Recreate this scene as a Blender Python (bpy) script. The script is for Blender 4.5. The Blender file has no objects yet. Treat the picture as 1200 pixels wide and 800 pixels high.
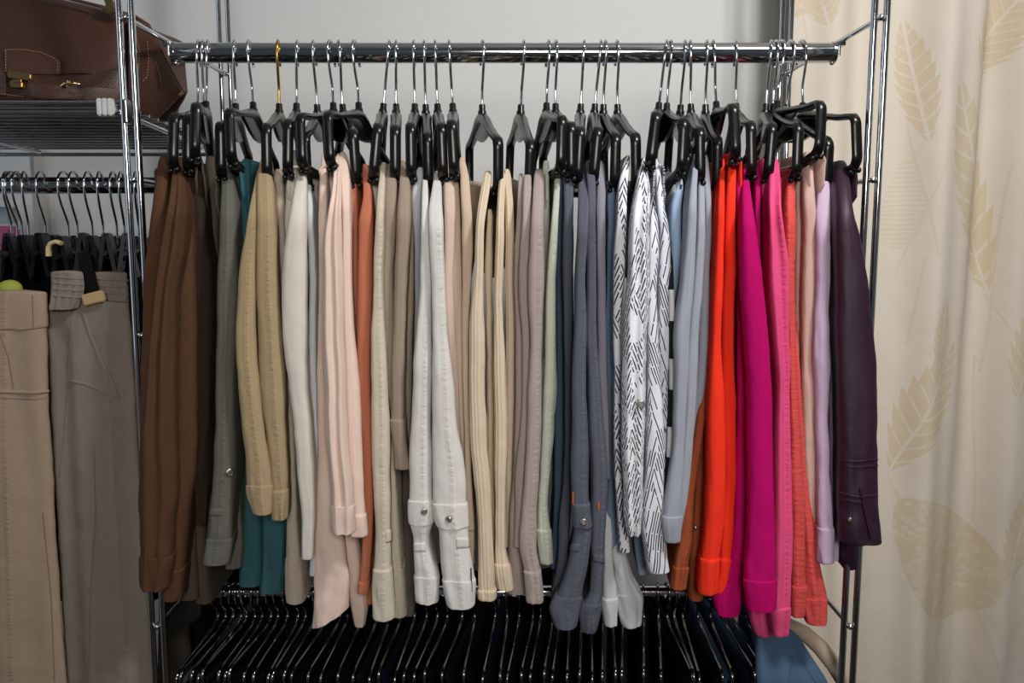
import bpy, bmesh, math, random
import numpy as np
from mathutils import Vector, Matrix, Euler
from mathutils.bvhtree import BVHTree

random.seed(7)
RNG = np.random.RandomState(11)
SC = bpy.context.scene
COL = SC.collection
PI = math.pi

# ------------------------------------------------------------------ camera
F_PX = 1010.0
PITCH = math.atan(125.0 / F_PX)
CT, ST = math.cos(PITCH), math.sin(PITCH)
H = 1.55                      # camera height
cam_d = bpy.data.cameras.new('camera')
cam = bpy.data.objects.new('camera', cam_d)
COL.objects.link(cam)
cam.location = (0, 0, H)
cam.rotation_euler = (PI / 2 - PITCH, 0, 0)
cam_d.sensor_width = 36.0
cam_d.lens = 36.0 * F_PX / 1200.0
cam_d.clip_start = 0.02
SC.camera = cam


def ray(px, py):
    u = (px - 600.0) / F_PX
    v = (400.0 - py) / F_PX
    return Vector((u, CT + v * ST, -ST + v * CT))


def P(px, py, Y):
    """point of the room seen at a photo pixel, at distance Y in front of the camera"""
    d = ray(px, py)
    s = Y / d.y
    return Vector((d.x * s, Y, H + d.z * s))


def proj(p):
    """where a room point falls in the photograph"""
    x, y, z = p[0], p[1], p[2] - H
    f = y * CT - z * ST
    v = y * ST + z * CT
    return 600 + F_PX * x / f, 400 - F_PX * v / f


# ------------------------------------------------------------------ materials
def lin(c):
    out = []
    for v in c:
        v = v / 255.0
        out.append(v / 12.92 if v <= 0.04045 else ((v + 0.055) / 1.055) ** 2.4)
    return out


class NT:
    def __init__(self, name):
        self.m = bpy.data.materials.new(name)
        self.m.use_nodes = True
        self.t = self.m.node_tree
        self.t.nodes.clear()
        self.out = self.t.nodes.new('ShaderNodeOutputMaterial')
        self.b = self.t.nodes.new('ShaderNodeBsdfPrincipled')
        self.t.links.new(self.b.outputs[0], self.out.inputs[0])

    def n(self, typ, **kw):
        nd = self.t.nodes.new(typ)
        for k, v in kw.items():
            setattr(nd, k, v)
        return nd

    def l(self, a, b):
        self.t.links.new(a, b)

    def math(self, op, a, b=None, clamp=False):
        nd = self.n('ShaderNodeMath', operation=op)
        nd.use_clamp = clamp
        for i, x in enumerate((a, b)):
            if x is None:
                continue
            if isinstance(x, (int, float)):
                nd.inputs[i].default_value = x
            else:
                self.l(x, nd.inputs[i])
        return nd.outputs[0]

    def mix(self, fac, a, b, typ='MIX'):
        nd = self.n('ShaderNodeMix', data_type='RGBA', blend_type=typ)
        for i, x in ((0, fac), (6, a), (7, b)):
            if isinstance(x, (int, float)):
                nd.inputs[i].default_value = x
            elif isinstance(x, (tuple, list)):
                nd.inputs[i].default_value = tuple(x)[:3] + (1,)
            else:
                self.l(x, nd.inputs[i])
        return nd.outputs[2]

    def bump(self, height, strength=0.3, dist=0.002, normal=None):
        nd = self.n('ShaderNodeBump')
        nd.inputs['Strength'].default_value = strength
        nd.inputs['Distance'].default_value = dist
        self.l(height, nd.inputs['Height'])
        if normal is not None:
            self.l(normal, nd.inputs['Normal'])
        return nd.outputs[0]

    def uv(self, sx=1, sy=1, rot=0):
        t = self.n('ShaderNodeUVMap')
        mp = self.n('ShaderNodeMapping')
        mp.inputs['Scale'].default_value = (sx, sy, 1)
        mp.inputs['Rotation'].default_value = (0, 0, rot)
        self.l(t.outputs[0], mp.inputs[0])
        return mp.outputs[0]

    def noise(self, vec, scale=1, detail=3, rough=0.5):
        nd = self.n('ShaderNodeTexNoise')
        nd.inputs['Scale'].default_value = scale
        nd.inputs['Detail'].default_value = detail
        nd.inputs['Roughness'].default_value = rough
        if vec is not None:
            self.l(vec, nd.inputs['Vector'])
        return nd.outputs['Fac']


def plain(name, c, rough=0.5, metal=0.0, spec=0.5, nscale=40, namp=0.12, bump=0.0):
    k = NT(name)
    tc = k.n('ShaderNodeTexCoord')
    nz = k.noise(tc.outputs['Object'], nscale, 3)
    c = lin(c)
    col = k.mix(nz, [x * (1 - namp) for x in c], [min(1, x * (1 + namp)) for x in c])
    k.l(col, k.b.inputs['Base Color'])
    k.b.inputs['Roughness'].default_value = rough
    k.b.inputs['Metallic'].default_value = metal
    k.b.inputs['Specular IOR Level'].default_value = spec
    if bump:
        k.l(k.bump(nz, bump, 0.002), k.b.inputs['Normal'])
    return k.m


def fabric(name, c, rough=0.88, seam=None, stitch=None, weave=1.0, wr=0.5, kind='', c2=None, gain=1.0):
    """cloth: UV is in metres (u around the leg from the front fold, v up from the hem)"""
    k = NT(name)
    c = [min(0.95, x * gain) for x in lin(c)]
    uvn = k.n('ShaderNodeUVMap')
    sp = k.n('ShaderNodeSeparateXYZ')
    k.l(uvn.outputs[0], sp.inputs[0])
    u, v = sp.outputs[0], sp.outputs[1]
    big = k.noise(k.uv(22, 9), 1, 4)
    col = k.mix(big, [x * 0.88 for x in c], [min(1, x * 1.12) for x in c])
    fine = k.noise(k.uv(900, 900), 1, 2)
    wv = k.n('ShaderNodeTexWave', wave_type='BANDS', bands_direction='DIAGONAL')
    wv.inputs['Scale'].default_value = 260
    k.l(k.uv(1, 1), wv.inputs['Vector'])
    weave_h = k.math('MULTIPLY', k.math('ADD', fine, wv.outputs['Fac']), 0.5)
    col = k.mix(k.math('MULTIPLY', weave_h, 0.16 * weave), col, [x * 0.55 for x in c])
    if kind == 'dash' or kind == 'fine':
        wob = k.n('ShaderNodeTexNoise')
        wob.inputs['Scale'].default_value = 1.0
        k.l(k.uv(30, 12), wob.inputs['Vector'])
        au = k.math('ADD', u, k.math('MULTIPLY', wob.outputs['Fac'], 0.006))
        cb = k.n('ShaderNodeCombineXYZ')
        k.l(au, cb.inputs[0])
        k.l(v, cb.inputs[1])
        warp = k.noise(k.uv(30, 7), 1, 1)
        ang = 1.22 if kind == 'dash' else 1.36
        masks = []
        for sgn, off in ((1, 0.0), (-0.93, 0.37)):
            mp = k.n('ShaderNodeMapping')
            mp.inputs['Rotation'].default_value = (0, 0, -ang * sgn)
            mp.inputs['Location'].default_value = (off, off, 0)
            k.l(cb.outputs[0], mp.inputs[0])
            br = k.n('ShaderNodeTexBrick')
            br.offset = 0.43
            br.inputs['Scale'].default_value = 1.0
            br.inputs['Mortar Size'].default_value = 0.0013 if kind == 'dash' else 0.0009
            br.inputs['Mortar Smooth'].default_value = 0.05
            br.inputs['Bias'].default_value = -0.35 if kind == 'dash' else -0.1
            br.inputs['Brick Width'].default_value = 0.019 if kind == 'dash' else 0.05
            br.inputs['Row Height'].default_value = 0.0042 if kind == 'dash' else 0.0031
            br.inputs['Color1'].default_value = (1, 1, 1, 1)
            br.inputs['Color2'].default_value = (0, 0, 0, 1)
            br.inputs['Mortar'].default_value = (0, 0, 0, 1)
            k.l(mp.outputs[0], br.inputs[0])
            masks.append(br.outputs['Color'])
        sel = k.math('GREATER_THAN', warp, 0.5)
        mk = k.mix(sel, masks[0], masks[1])
        blank = k.math('GREATER_THAN', k.noise(k.uv(48, 22), 1, 1), 0.42 if kind == 'dash' else 0.3)
        mk = k.math('MULTIPLY', k.math('GREATER_THAN', mk, 0.45), blank)
        col = k.mix(mk, col, (0.016, 0.016, 0.03))
    if kind == 'check':
        fr = k.math('FRACT', k.math('DIVIDE', v, 0.083))
        mk = k.math('LESS_THAN', fr, 0.55)
        col = k.mix(mk, col, (0.012, 0.012, 0.014))
    if kind == 'chambray':
        st = k.noise(k.uv(1500, 14), 1, 2)
        col = k.mix(k.math('MULTIPLY', k.math('SUBTRACT', st, 0.3), 1.2, clamp=True), [x * 0.78 for x in c], [min(1, x * 1.25) for x in c])
    if kind == 'suede':
        st = k.noise(k.uv(50, 20), 1, 6, 0.65)
        col = k.mix(st, [x * 0.72 for x in c], [c[0] * 1.25, c[1] * 1.2, c[2] * 1.1])
    if seam is not None:
        sc_ = lin(stitch) if stitch else [x * 0.5 for x in c]
        for s in seam:
            du = k.math('ABSOLUTE', k.math('SUBTRACT', u, s))
            ln = k.math('LESS_THAN', du, 0.00055)
            dash = k.math('LESS_THAN', k.math('FRACT', k.math('DIVIDE', v, 0.0042)), 0.62)
            col = k.mix(k.math('MULTIPLY', k.math('MULTIPLY', ln, dash), 0.4), col, sc_)
    k.l(col, k.b.inputs['Base Color'])
    k.b.inputs['Roughness'].default_value = rough
    k.b.inputs['Specular IOR Level'].default_value = 0.2 if max(c) > 0.05 else 0.06
    k.b.inputs['Sheen Weight'].default_value = 0.05 if kind != 'leather' and max(c) > 0.08 else 0.0
    k.b.inputs['Sheen Tint'].default_value = tuple(c) + (1,)
    k.b.inputs['Sheen Roughness'].default_value = 0.5
    nb = k.bump(weave_h, 0.18 * weave, 0.0006)
    wrk = k.noise(k.uv(46, 44), 1, 3, 0.55)
    nb = k.bump(wrk, 0.3 * wr, 0.005, nb)
    if kind == 'cord':
        cw = k.n('ShaderNodeTexWave', wave_type='BANDS', bands_direction='X')
        cw.inputs['Scale'].default_value = 75
        cw.inputs['Distortion'].default_value = 0.6
        k.l(k.uv(1, 1), cw.inputs['Vector'])
        nb = k.bump(cw.outputs['Fac'], 0.5, 0.0012, nb)
    if kind == 'leather':
        k.b.inputs['Specular IOR Level'].default_value = 0.45
        vo = k.n('ShaderNodeTexVoronoi')
        vo.inputs['Scale'].default_value = 700
        k.l(k.uv(1, 1), vo.inputs['Vector'])
        nb = k.bump(vo.outputs['Distance'], 0.2, 0.0006, nb)
    if seam is not None:
        for s in seam:
            du = k.math('ABSOLUTE', k.math('SUBTRACT', u, s))
            puck = k.math('MULTIPLY', k.math('SUBTRACT', 1.0, k.math('DIVIDE', du, 0.0045), clamp=True), k.noise(k.uv(60, 230), 1, 1))
            nb = k.bump(puck, 0.6, 0.003, nb)
    k.l(nb, k.b.inputs['Normal'])
    return k.m


def metal(name, c=(205, 205, 208), rough=0.1):
    k = NT(name)
    tc = k.n('ShaderNodeTexCoord')
    nz = k.noise(tc.outputs['Object'], 60, 4)
    k.b.inputs['Base Color'].default_value = tuple(lin(c)) + (1,)
    k.b.inputs['Metallic'].default_value = 1.0
    k.l(k.math('ADD', k.math('MULTIPLY', nz, 0.08), rough - 0.03), k.b.inputs['Roughness'])
    return k.m


CHROME = metal('chrome', (200, 202, 205), 0.09)
CHROME2 = metal('satin_chrome', (185, 186, 188), 0.2)
BRASS = metal('brass', (190, 155, 80), 0.22)
GOLD = metal('gold_metal', (222, 190, 140), 0.2)
BLACK_PLASTIC = plain('black_plastic', (16, 16, 17), 0.27, 0, 0.42, 25, 0.15, 0.05)
DARK_CHROME = metal('dark_chrome', (146, 144, 143), 0.09)
BLACK_RUBBER = plain('black_rubber', (20, 20, 21), 0.6)


# ------------------------------------------------------------------ object helpers
def mesh_obj(name, verts, faces, mat, parent=None, uvs=None, smooth=True, recalc=True):
    me = bpy.data.meshes.new(name)
    me.from_pydata([tuple(v) for v in verts], [], faces)
    if uvs is not None:
        ul = me.uv_layers.new(name='UVMap')
        idx = np.zeros(len(me.loops), dtype=np.int32)
        me.loops.foreach_get('vertex_index', idx)
        uvs = np.asarray(uvs, dtype=np.float32)
        ul.data.foreach_set('uv', (uvs if len(uvs) == len(idx) and len(uvs) != len(verts) else uvs[idx]).ravel())
    if recalc:
        bm = bmesh.new()
        bm.from_mesh(me)
        bmesh.ops.recalc_face_normals(bm, faces=bm.faces)
        bm.to_mesh(me)
        bm.free()
    if smooth:
        me.polygons.foreach_set('use_smooth', [True] * len(me.polygons))
    me.materials.append(mat)
    me.update()
    o = bpy.data.objects.new(name, me)
    COL.objects.link(o)
    if parent is not None:
        attach(o, parent)
    return o


def attach(o, parent):
    o.parent = parent
    m = parent.matrix_basis.copy()
    q = parent.parent
    while q is not None:
        m = q.matrix_basis @ m if q.type == 'EMPTY' else m
        q = q.parent
    if parent.type == 'EMPTY':
        o.matrix_parent_inverse = m.inverted()


def thing(name, loc, label, cat, group=None):
    o = bpy.data.objects.new(name, None)
    o.empty_display_size = 0.02
    COL.objects.link(o)
    o.location = loc
    tag(o, label, cat, group)
    return o


def tag(o, label, cat, group=None):
    o['label'] = label
    o['category'] = cat
    if group:
        o['group'] = group
    return o


def structure(o):
    o['kind'] = 'structure'
    return o


class MB:
    """collects shapes of one mesh"""
    def __init__(self):
        self.v, self.f = [], []

    def add(self, verts, faces):
        b = len(self.v)
        self.v += [Vector(x) for x in verts]
        self.f += [tuple(b + i for i in f) for f in faces]

    def tube(self, path, r, n=8, closed=False):
        path = [Vector(p) for p in path]
        if len(path) == 2 and (path[1] - path[0]).length > 0.1 and not isinstance(r, (list, tuple)):
            k_ = int((path[1] - path[0]).length / 0.03) + 1
            path = [path[0].lerp(path[1], i / k_) for i in range(k_ + 1)]
        m = len(path)
        rr = r if isinstance(r, (list, tuple)) else [r] * m
        rings = []
        prev = None
        for i, p in enumerate(path):
            a = path[(i - 1) % m] if (closed or i > 0) else p
            b = path[(i + 1) % m] if (closed or i < m - 1) else p
            t = (b - a)
            t = t.normalized() if t.length > 1e-9 else Vector((0, 0, 1))
            if prev is None:
                q = Vector((0, 0, 1)) if abs(t.z) < 0.9 else Vector((1, 0, 0))
                nrm = (q - t * q.dot(t)).normalized()
            else:
                nrm = prev - t * prev.dot(t)
                nrm = nrm.normalized() if nrm.length > 1e-6 else prev
            prev = nrm
            bn = t.cross(nrm)
            rings.append([p + (nrm * math.cos(2 * PI * k / n) + bn * math.sin(2 * PI * k / n)) * rr[i] for k in range(n)])
        vs = [q for rg in rings for q in rg]
        fs = []
        for i in range(m if closed else m - 1):
            j = (i + 1) % m
            for k in range(n):
                fs.append((i * n + k, i * n + (k + 1) % n, j * n + (k + 1) % n, j * n + k))
        if not closed:
            fs.append(tuple(range(n - 1, -1, -1)))
            fs.append(tuple((m - 1) * n + k for k in range(n)))
        self.add(vs, fs)
        return self

    def ribbon(self, path, nrm, w, t, closed=False):
        """rounded rectangular bar swept along a path lying in the plane whose normal is nrm; w across the plane, t inside it"""
        path = [Vector(p) for p in path]
        m = len(path)
        nrm = Vector(nrm)
        vs, fs = [], []
        for i, p in enumerate(path):
            a = path[(i - 1) % m] if (closed or i > 0) else p
            b = path[(i + 1) % m] if (closed or i < m - 1) else p
            tg = (b - a).normalized()
            sd = tg.cross(nrm)
            ww = w[i] if isinstance(w, (list, tuple)) else w
            tt = t[i] if isinstance(t, (list, tuple)) else t
            c = min(ww, tt) * 0.34
            for sx, sy in ((-ww / 2 + c, -tt / 2), (ww / 2 - c, -tt / 2), (ww / 2, -tt / 2 + c), (ww / 2, tt / 2 - c),
                           (ww / 2 - c, tt / 2), (-ww / 2 + c, tt / 2), (-ww / 2, tt / 2 - c), (-ww / 2, -tt / 2 + c)):
                vs.append(p + nrm * sx + sd * sy)
        n = 8
        for i in range(m if closed else m - 1):
            j = (i + 1) % m
            for k in range(n):
                fs.append((i * n + k, i * n + (k + 1) % n, j * n + (k + 1) % n, j * n + k))
        if not closed:
            fs.append(tuple(range(n)))
            fs.append(tuple((m - 1) * n + k for k in range(n)))
        self.add(vs, fs)
        return self

    def box(self, c, s, rot=None, bevel=0.12):
        bm = bmesh.new()
        bmesh.ops.create_cube(bm, size=1)
        for q in bm.verts:
            q.co = Vector((q.co.x * s[0], q.co.y * s[1], q.co.z * s[2]))
        if bevel:
            bmesh.ops.bevel(bm, geom=bm.edges[:], offset=min(s) * bevel, segments=2, affect='EDGES')
        R = rot if rot is not None else Matrix.Identity(3)
        bm.verts.index_update()
        self.add([R @ q.co + Vector(c) for q in bm.verts], [tuple(q.index for q in f.verts) for f in bm.faces])
        bm.free()
        return self

    def ball(self, c, r, sc=(1, 1, 1), seg=12):
        bm = bmesh.new()
        bmesh.ops.create_uvsphere(bm, u_segments=seg, v_segments=max(6, seg // 2), radius=r)
        bm.verts.index_update()
        self.add([Vector((q.co.x * sc[0], q.co.y * sc[1], q.co.z * sc[2])) + Vector(c) for q in bm.verts],
                 [tuple(q.index for q in f.verts) for f in bm.faces])
        bm.free()
        return self

    def build(self, name, mat, parent=None, smooth=True):
        o = mesh_obj(name, self.v, self.f, mat, parent, smooth=smooth)
        if smooth:
            try:
                o.data.set_sharp_from_angle(angle=math.radians(50))
            except Exception:
                pass
        return o


def vnoise(x, y, seed):
    """smooth value noise, -1..1, on arrays"""
    x = np.asarray(x, float)
    y = np.asarray(y, float)
    xi, yi = np.floor(x).astype(int), np.floor(y).astype(int)
    fx, fy = x - xi, y - yi
    fx, fy = fx * fx * (3 - 2 * fx), fy * fy * (3 - 2 * fy)

    def h(a, b):
        n = (a * 374761393 + b * 668265263 + seed * 144665) & 0x7fffffff
        n = ((n ^ (n >> 13)) * 1274126177) & 0x7fffffff
        return ((n ^ (n >> 16)) & 0xffff) / 32767.5 - 1.0
    a = h(xi, yi) * (1 - fx) + h(xi + 1, yi) * fx
    b = h(xi, yi + 1) * (1 - fx) + h(xi + 1, yi + 1) * fx
    return a * (1 - fy) + b * fy


def pchip(xs, ys, q):
    """shape-keeping cubic through (xs ascending, ys)"""
    xs, ys = np.asarray(xs, float), np.asarray(ys, float)
    n = len(xs)
    if n == 2:
        return np.interp(q, xs, ys)
    h = np.diff(xs)
    d = np.diff(ys) / h
    m = np.zeros(n)
    for i in range(1, n - 1):
        if d[i - 1] * d[i] > 0:
            w1, w2 = 2 * h[i] + h[i - 1], h[i] + 2 * h[i - 1]
            m[i] = (w1 + w2) / (w1 / d[i - 1] + w2 / d[i])
    m[0], m[-1] = d[0], d[-1]
    q = np.clip(q, xs[0], xs[-1])
    k = np.clip(np.searchsorted(xs, q) - 1, 0, n - 2)
    t = (q - xs[k]) / h[k]
    return (ys[k] * (2 * t ** 3 - 3 * t ** 2 + 1) + m[k] * h[k] * (t ** 3 - 2 * t ** 2 + t)
            + ys[k + 1] * (-2 * t ** 3 + 3 * t ** 2) + m[k + 1] * h[k] * (t ** 3 - t ** 2))


# ------------------------------------------------------------------ hanging cloth
NPHI = 44
_ph = np.linspace(0, 1, NPHI, endpoint=False)
PHI = 2 * PI * _ph + 0.55 * np.sin(2 * PI * _ph * 1.0) * 0  # 0 = front fold
PHI = PHI - 0.0


def drape(keys, Yf, depth=0.15, seed=0, top_back=0.045, round_top=0.012, wr=1.0, out=0.0, zlo=None, zhi=None, pleat=0, flare=0.5):
    """one folded leg hanging in front of the viewer. keys: (row, left, right) of its outline, Yf: how far off its front fold hangs.
    The section is a flattened loop that runs back from the front fold (depth) and thins towards the back."""
    keys = sorted(keys)
    rows = np.array([k[0] for k in keys], float)
    dense = np.linspace(rows[0], rows[-1], 160)
    xl = pchip(rows, [k[1] for k in keys], dense)
    xr = pchip(rows, [k[2] for k in keys], dense)
    tb = top_back * np.clip(1 - (dense - rows[0]) / 70.0, 0, 1) ** 1.6
    zs, cx, hw, yw = [], [], [], []
    for y, l, r, b in zip(dense, xl, xr, tb):
        Y = Yf + b + 0.006
        a_, c_ = P(l, y, Y), P(r, y, Y)
        zs.append((a_.z + c_.z) / 2)
        cx.append((a_.x + c_.x) / 2)
        hw.append(max(0.0015, (c_.x - a_.x) / 2))
        yw.append(Yf + b)
    zs, cx, hw, yw = map(np.array, (zs[::-1], cx[::-1], hw[::-1], yw[::-1]))
    z0, z1 = zs[0], zs[-1]
    lo = z0 if zlo is None else zlo
    hi = z1 if zhi is None else zhi
    n = max(8, int((hi - lo) / 0.0055))
    zz = np.linspace(lo, hi, n)
    # tight rings at both ends
    e = 0.0022
    zz = np.unique(np.concatenate([zz, lo + np.array([0.0006, 0.0016, 0.003]), hi - np.array([0.0008, 0.002, 0.004, 0.007])]))
    zz = zz[(zz >= lo) & (zz <= hi)]
    C = np.interp(zz, zs, cx)
    A = np.interp(zz, zs, hw)
    YW = np.interp(zz, zs, yw)
    # sway and creases
    C = C + 0.0008 * wr * vnoise(zz / 0.06, zz * 0, seed + 1) + 0.0003 * wr * vnoise(zz / 0.018, zz * 0, seed + 2)
    A = A + 0.0006 * wr * vnoise(zz / 0.035, zz * 0 + 3, seed + 3) * np.clip(A / 0.01, .3, 1)
    prof = np.ones_like(zz)
    if zhi is None:
        s = np.clip((hi - zz) / round_top, 0, 1)
        prof *= 0.4 + 0.6 * np.sqrt(np.clip(1 - (1 - s) ** 2, 0, 1))
    else:
        s = np.clip((hi - zz) / 0.003, 0, 1)
        prof *= 0.9 + 0.1 * np.sqrt(np.clip(1 - (1 - s) ** 2, 0, 1))
    s = np.clip((zz - lo) / 0.003, 0, 1)
    prof *= 0.86 + 0.14 * np.sqrt(np.clip(1 - (1 - s) ** 2, 0, 1))
    A = A * prof + out
    ph = PHI
    cs, sn = np.cos(ph), np.sin(ph)
    # section: front half round, back half long and thinner
    X = np.sign(sn) * np.abs(sn) ** 0.8
    back = np.clip(-cs, 0, 1)
    front = np.clip(cs, 0, 1)
    verts, uvs = [], []
    Z2, PH2 = np.meshgrid(zz, ph, indexing='ij')
    A2 = A[:, None]
    frx = np.minimum(A2 * 1.1, 0.013) + out
    dep = depth * (0.7 + 0.3 * np.clip((hi - zz) / 0.25, 0, 1))[:, None] if zhi is None else depth
    yy = YW[:, None] + 0.006 - front[None, :] ** 0.75 * frx + back[None, :] ** 1.0 * dep + 0 * Z2
    wid = X[None, :] * (1 - 0.62 * back[None, :] ** 0.8)
    xx = C[:, None] + A2 * wid
    # creases: soft bulges over the surface
    uu = PH2 / (2 * PI) * 10
    amp = wr * np.clip(A2 / 0.012, 0.35, 1.6)
    low = 0.55 + 0.9 * np.clip((0.16 - (Z2 - z0)) / 0.16, 0, 1)
    d = low * (0.0008 * vnoise(uu * 1.1, Z2 / 0.075, seed + 5) + 0.00045 * vnoise(uu * 1.5 + Z2 * 20, Z2 / 0.017, seed + 6))
    xx = xx + np.sin(PH2) * d * amp
    yy = yy - np.cos(PH2) * d * amp * 1.3
    if pleat:
        u_ = X[None, :] * np.ones_like(Z2)
        fade = np.clip((hi - Z2) / 0.06, 0, 1)
        yy = yy + front[None, :] ** 0.5 * 0.0032 * np.cos(pleat * PI * u_ + 1.3 * vnoise(Z2 / 0.2, Z2 * 0, seed + 8)) * fade
    V = np.stack([xx, yy, Z2], -1)
    # uv in metres
    dv = np.linalg.norm(np.diff(np.concatenate([V, V[:, :1]], 1), axis=1), axis=2)
    arc = np.concatenate([np.zeros((len(zz), 1)), np.cumsum(dv, 1)[:, :-1]], 1)
    tot = dv.sum(1)[:, None]
    arc = np.where(arc > tot / 2, arc - tot, arc)
    U = np.stack([arc, Z2 - z0 + 0 * arc], -1)
    m = len(zz)
    verts = V.reshape(-1, 3)
    uvs = U.reshape(-1, 2)
    faces, luv = [], []
    for i in range(m - 1):
        for k in range(NPHI):
            k2 = (k + 1) % NPHI
            faces.append((i * NPHI + k, i * NPHI + k2, (i + 1) * NPHI + k2, (i + 1) * NPHI + k))
            q4 = [U[i, k], U[i, k2], U[i + 1, k2], U[i + 1, k]]
            if max(q[0] for q in q4) - min(q[0] for q in q4) > 0.5 * tot[i, 0]:
                q4 = [(q[0] + tot[i, 0], q[1]) if q[0] < 0 else q for q in q4]
            luv += q4
    faces.append(tuple(range(NPHI - 1, -1, -1)))
    faces.append(tuple((m - 1) * NPHI + k for k in range(NPHI)))
    luv += [U[0, k] for k in range(NPHI - 1, -1, -1)] + [U[m - 1, k] for k in range(NPHI)]
    uvs = np.array([(q[0], q[1]) for q in luv])
    return verts, faces, uvs, (z0, z1, zs)


def row_to_z(row, Y):
    return P(600, row, Y).z


class Surf:
    def __init__(self, verts, faces):
        self.t = BVHTree.FromPolygons([tuple(v) for v in verts], [list(f) for f in faces], all_triangles=False)

    def hit(self, px, py, off=0.0):
        d = ray(px, py).normalized()
        loc, nrm, i, dist = self.t.ray_cast(Vector((0, 0, H)), d)
        if loc is None:
            return None
        if nrm.dot(d) > 0:
            nrm = -nrm
        return loc + nrm * off, nrm


def rivet(surf, px, py, r, mat, parent, name='rivet'):
    h = surf.hit(px, py)
    if h is None:
        return
    p, n = h
    R = n.to_track_quat('Z', 'Y').to_matrix()
    mb = MB()
    prof = [(0.0, 0.0022), (0.35, 0.0022), (0.42, 0.0016), (0.6, 0.0016), (0.7, 0.0024), (0.9, 0.002), (1.0, 0.0008), (1.0, -0.001)]
    vs, fs = [], []
    N = 14
    for q, hgt in prof:
        for k in range(N):
            vs.append(p + R @ Vector((q * r * math.cos(2 * PI * k / N), q * r * math.sin(2 * PI * k / N), hgt)))
    for i in range(len(prof) - 1):
        for k in range(N):
            fs.append((i * N + k, i * N + (k + 1) % N, (i + 1) * N + (k + 1) % N, (i + 1) * N + k))
    mb.add(vs, fs)
    return mb.build(name, mat, parent)


def patch(surf, quad, mat, parent, name, thick=0.0014, nx=8, ny=6):
    """a piece of cloth lying on a surface inside the four outline corners (tl, tr, br, bl)"""
    tl, tr, br, bl = [Vector((q[0], q[1], 0)) for q in quad]
    top, bot, uvs = [], [], []
    for j in range(ny + 1):
        for i in range(nx + 1):
            s, t = i / nx, j / ny
            q = (tl * (1 - s) + tr * s) * (1 - t) + (bl * (1 - s) + br * s) * t
            h = surf.hit(q.x, q.y)
            if h is None:
                # clamp towards the middle of the patch
                c = (tl + tr + br + bl) / 4
                for f in (0.08, 0.16, 0.25, 0.4, 0.6):
                    w = q * (1 - f) + c * f
                    h = surf.hit(w.x, w.y)
                    if h:
                        break
            if h is None:
                return None
            p, n = h
            edge = 0.55 if i in (0, nx) or j in (0, ny) else 1.0
            top.append(p + n * thick * edge)
            bot.append(p - n * 0.002)
            uvs.append((q.x * 0.001, -q.y * 0.001))
    W = nx + 1
    N = len(top)
    f = []
    for j in range(ny):
        for i in range(nx):
            a = j * W + i
            f.append((a, a + 1, a + W + 1, a + W))
            f.append((N + a, N + a + W, N + a + W + 1, N + a + 1))
    border = [i for i in range(nx)] + [j * W + nx for j in range(ny)] + [ny * W + i for i in range(nx, 0, -1)] + [j * W for j in range(ny, 0, -1)]
    for k in range(len(border)):
        a, b = border[k], border[(k + 1) % len(border)]
        f.append((a, N + a, N + b, b))
    return mesh_obj(name, top + bot, f, mat, parent, uvs=uvs + uvs)


def seam_line(surf, pts, mat, parent, name='seam', r=0.0007, off=0.0002, step=4, dash=None):
    path = []
    pts = [Vector((p[0], p[1], 0)) for p in pts]
    for a, b in zip(pts[:-1], pts[1:]):
        n = max(1, int((b - a).length / step))
        for i in range(n):
            path.append(a.lerp(b, i / n))
    path.append(pts[-1])
    P3 = []
    for q in path:
        h = surf.hit(q.x, q.y, off)
        P3.append(h[0] if h else None)
    mb = MB()
    if dash:
        for i, (a, b) in enumerate(zip(P3[:-1], P3[1:])):
            if a is not None and b is not None and (b - a).length < 0.02:
                mb.tube([a.lerp(b, 0.12), a.lerp(b, 0.5), a.lerp(b, dash)], r, 5)
    else:
        run = []
        for p in P3 + [None]:
            if p is not None and (not run or (p - run[-1]).length < 0.02):
                run.append(p)
            else:
                if len(run) > 1:
                    mb.tube(run, r, 6)
                run = [p] if p is not None else []
    if mb.v:
        return mb.build(name, mat, parent)

# ------------------------------------------------------------------ the rack
XL, XR = -0.4578, 0.4362
YF, YB, YR = 1.06, 1.42, 1.185          # front posts, back posts, hanging rod
ZROD = P(600, 62, YR).z
ROD_R = 0.0132
ZLOW = P(600, 690, YR).z - 0.004
LEVELS = [P(146, 21, YF).z + 0.189, P(146, 21, YF).z]
for k in range(1, 7):
    LEVELS.append(LEVELS[1] - 0.189 * k)

rack = thing('clothes_rack', (0, YR, 0), 'freestanding chrome wire rack of twin-wire posts carrying the three hanging rods', 'clothes rack')
WR = 0.0042
for X in (XL, XR):
    for Y, gap in ((YF, 0.0128), (YB, 0.0125)):
        mb = MB()
        for s in (-1, 1):
            mb.tube([(X + s * gap / 2 * 1.15, Y, 0.02), (X + s * gap / 2 * 1.15, Y, 2.12)], WR * (1 if Y == YF else 0.95), 12)
        post = mb.build('post', CHROME, rack)
        for z in LEVELS:
            MB().ball((X, Y - 0.002, z), 0.0042).build('weld_bead', CHROME2, post)
        ft = MB()
        ft.box((X, Y, 0.011), (0.034, 0.022, 0.022), bevel=0.2)
        ft.build('foot', BLACK_RUBBER, post)
    for z in LEVELS:
        MB().tube([(X, YF, z), (X, YB, z)], 0.0034, 10).build('side_bar', CHROME, rack)


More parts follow.
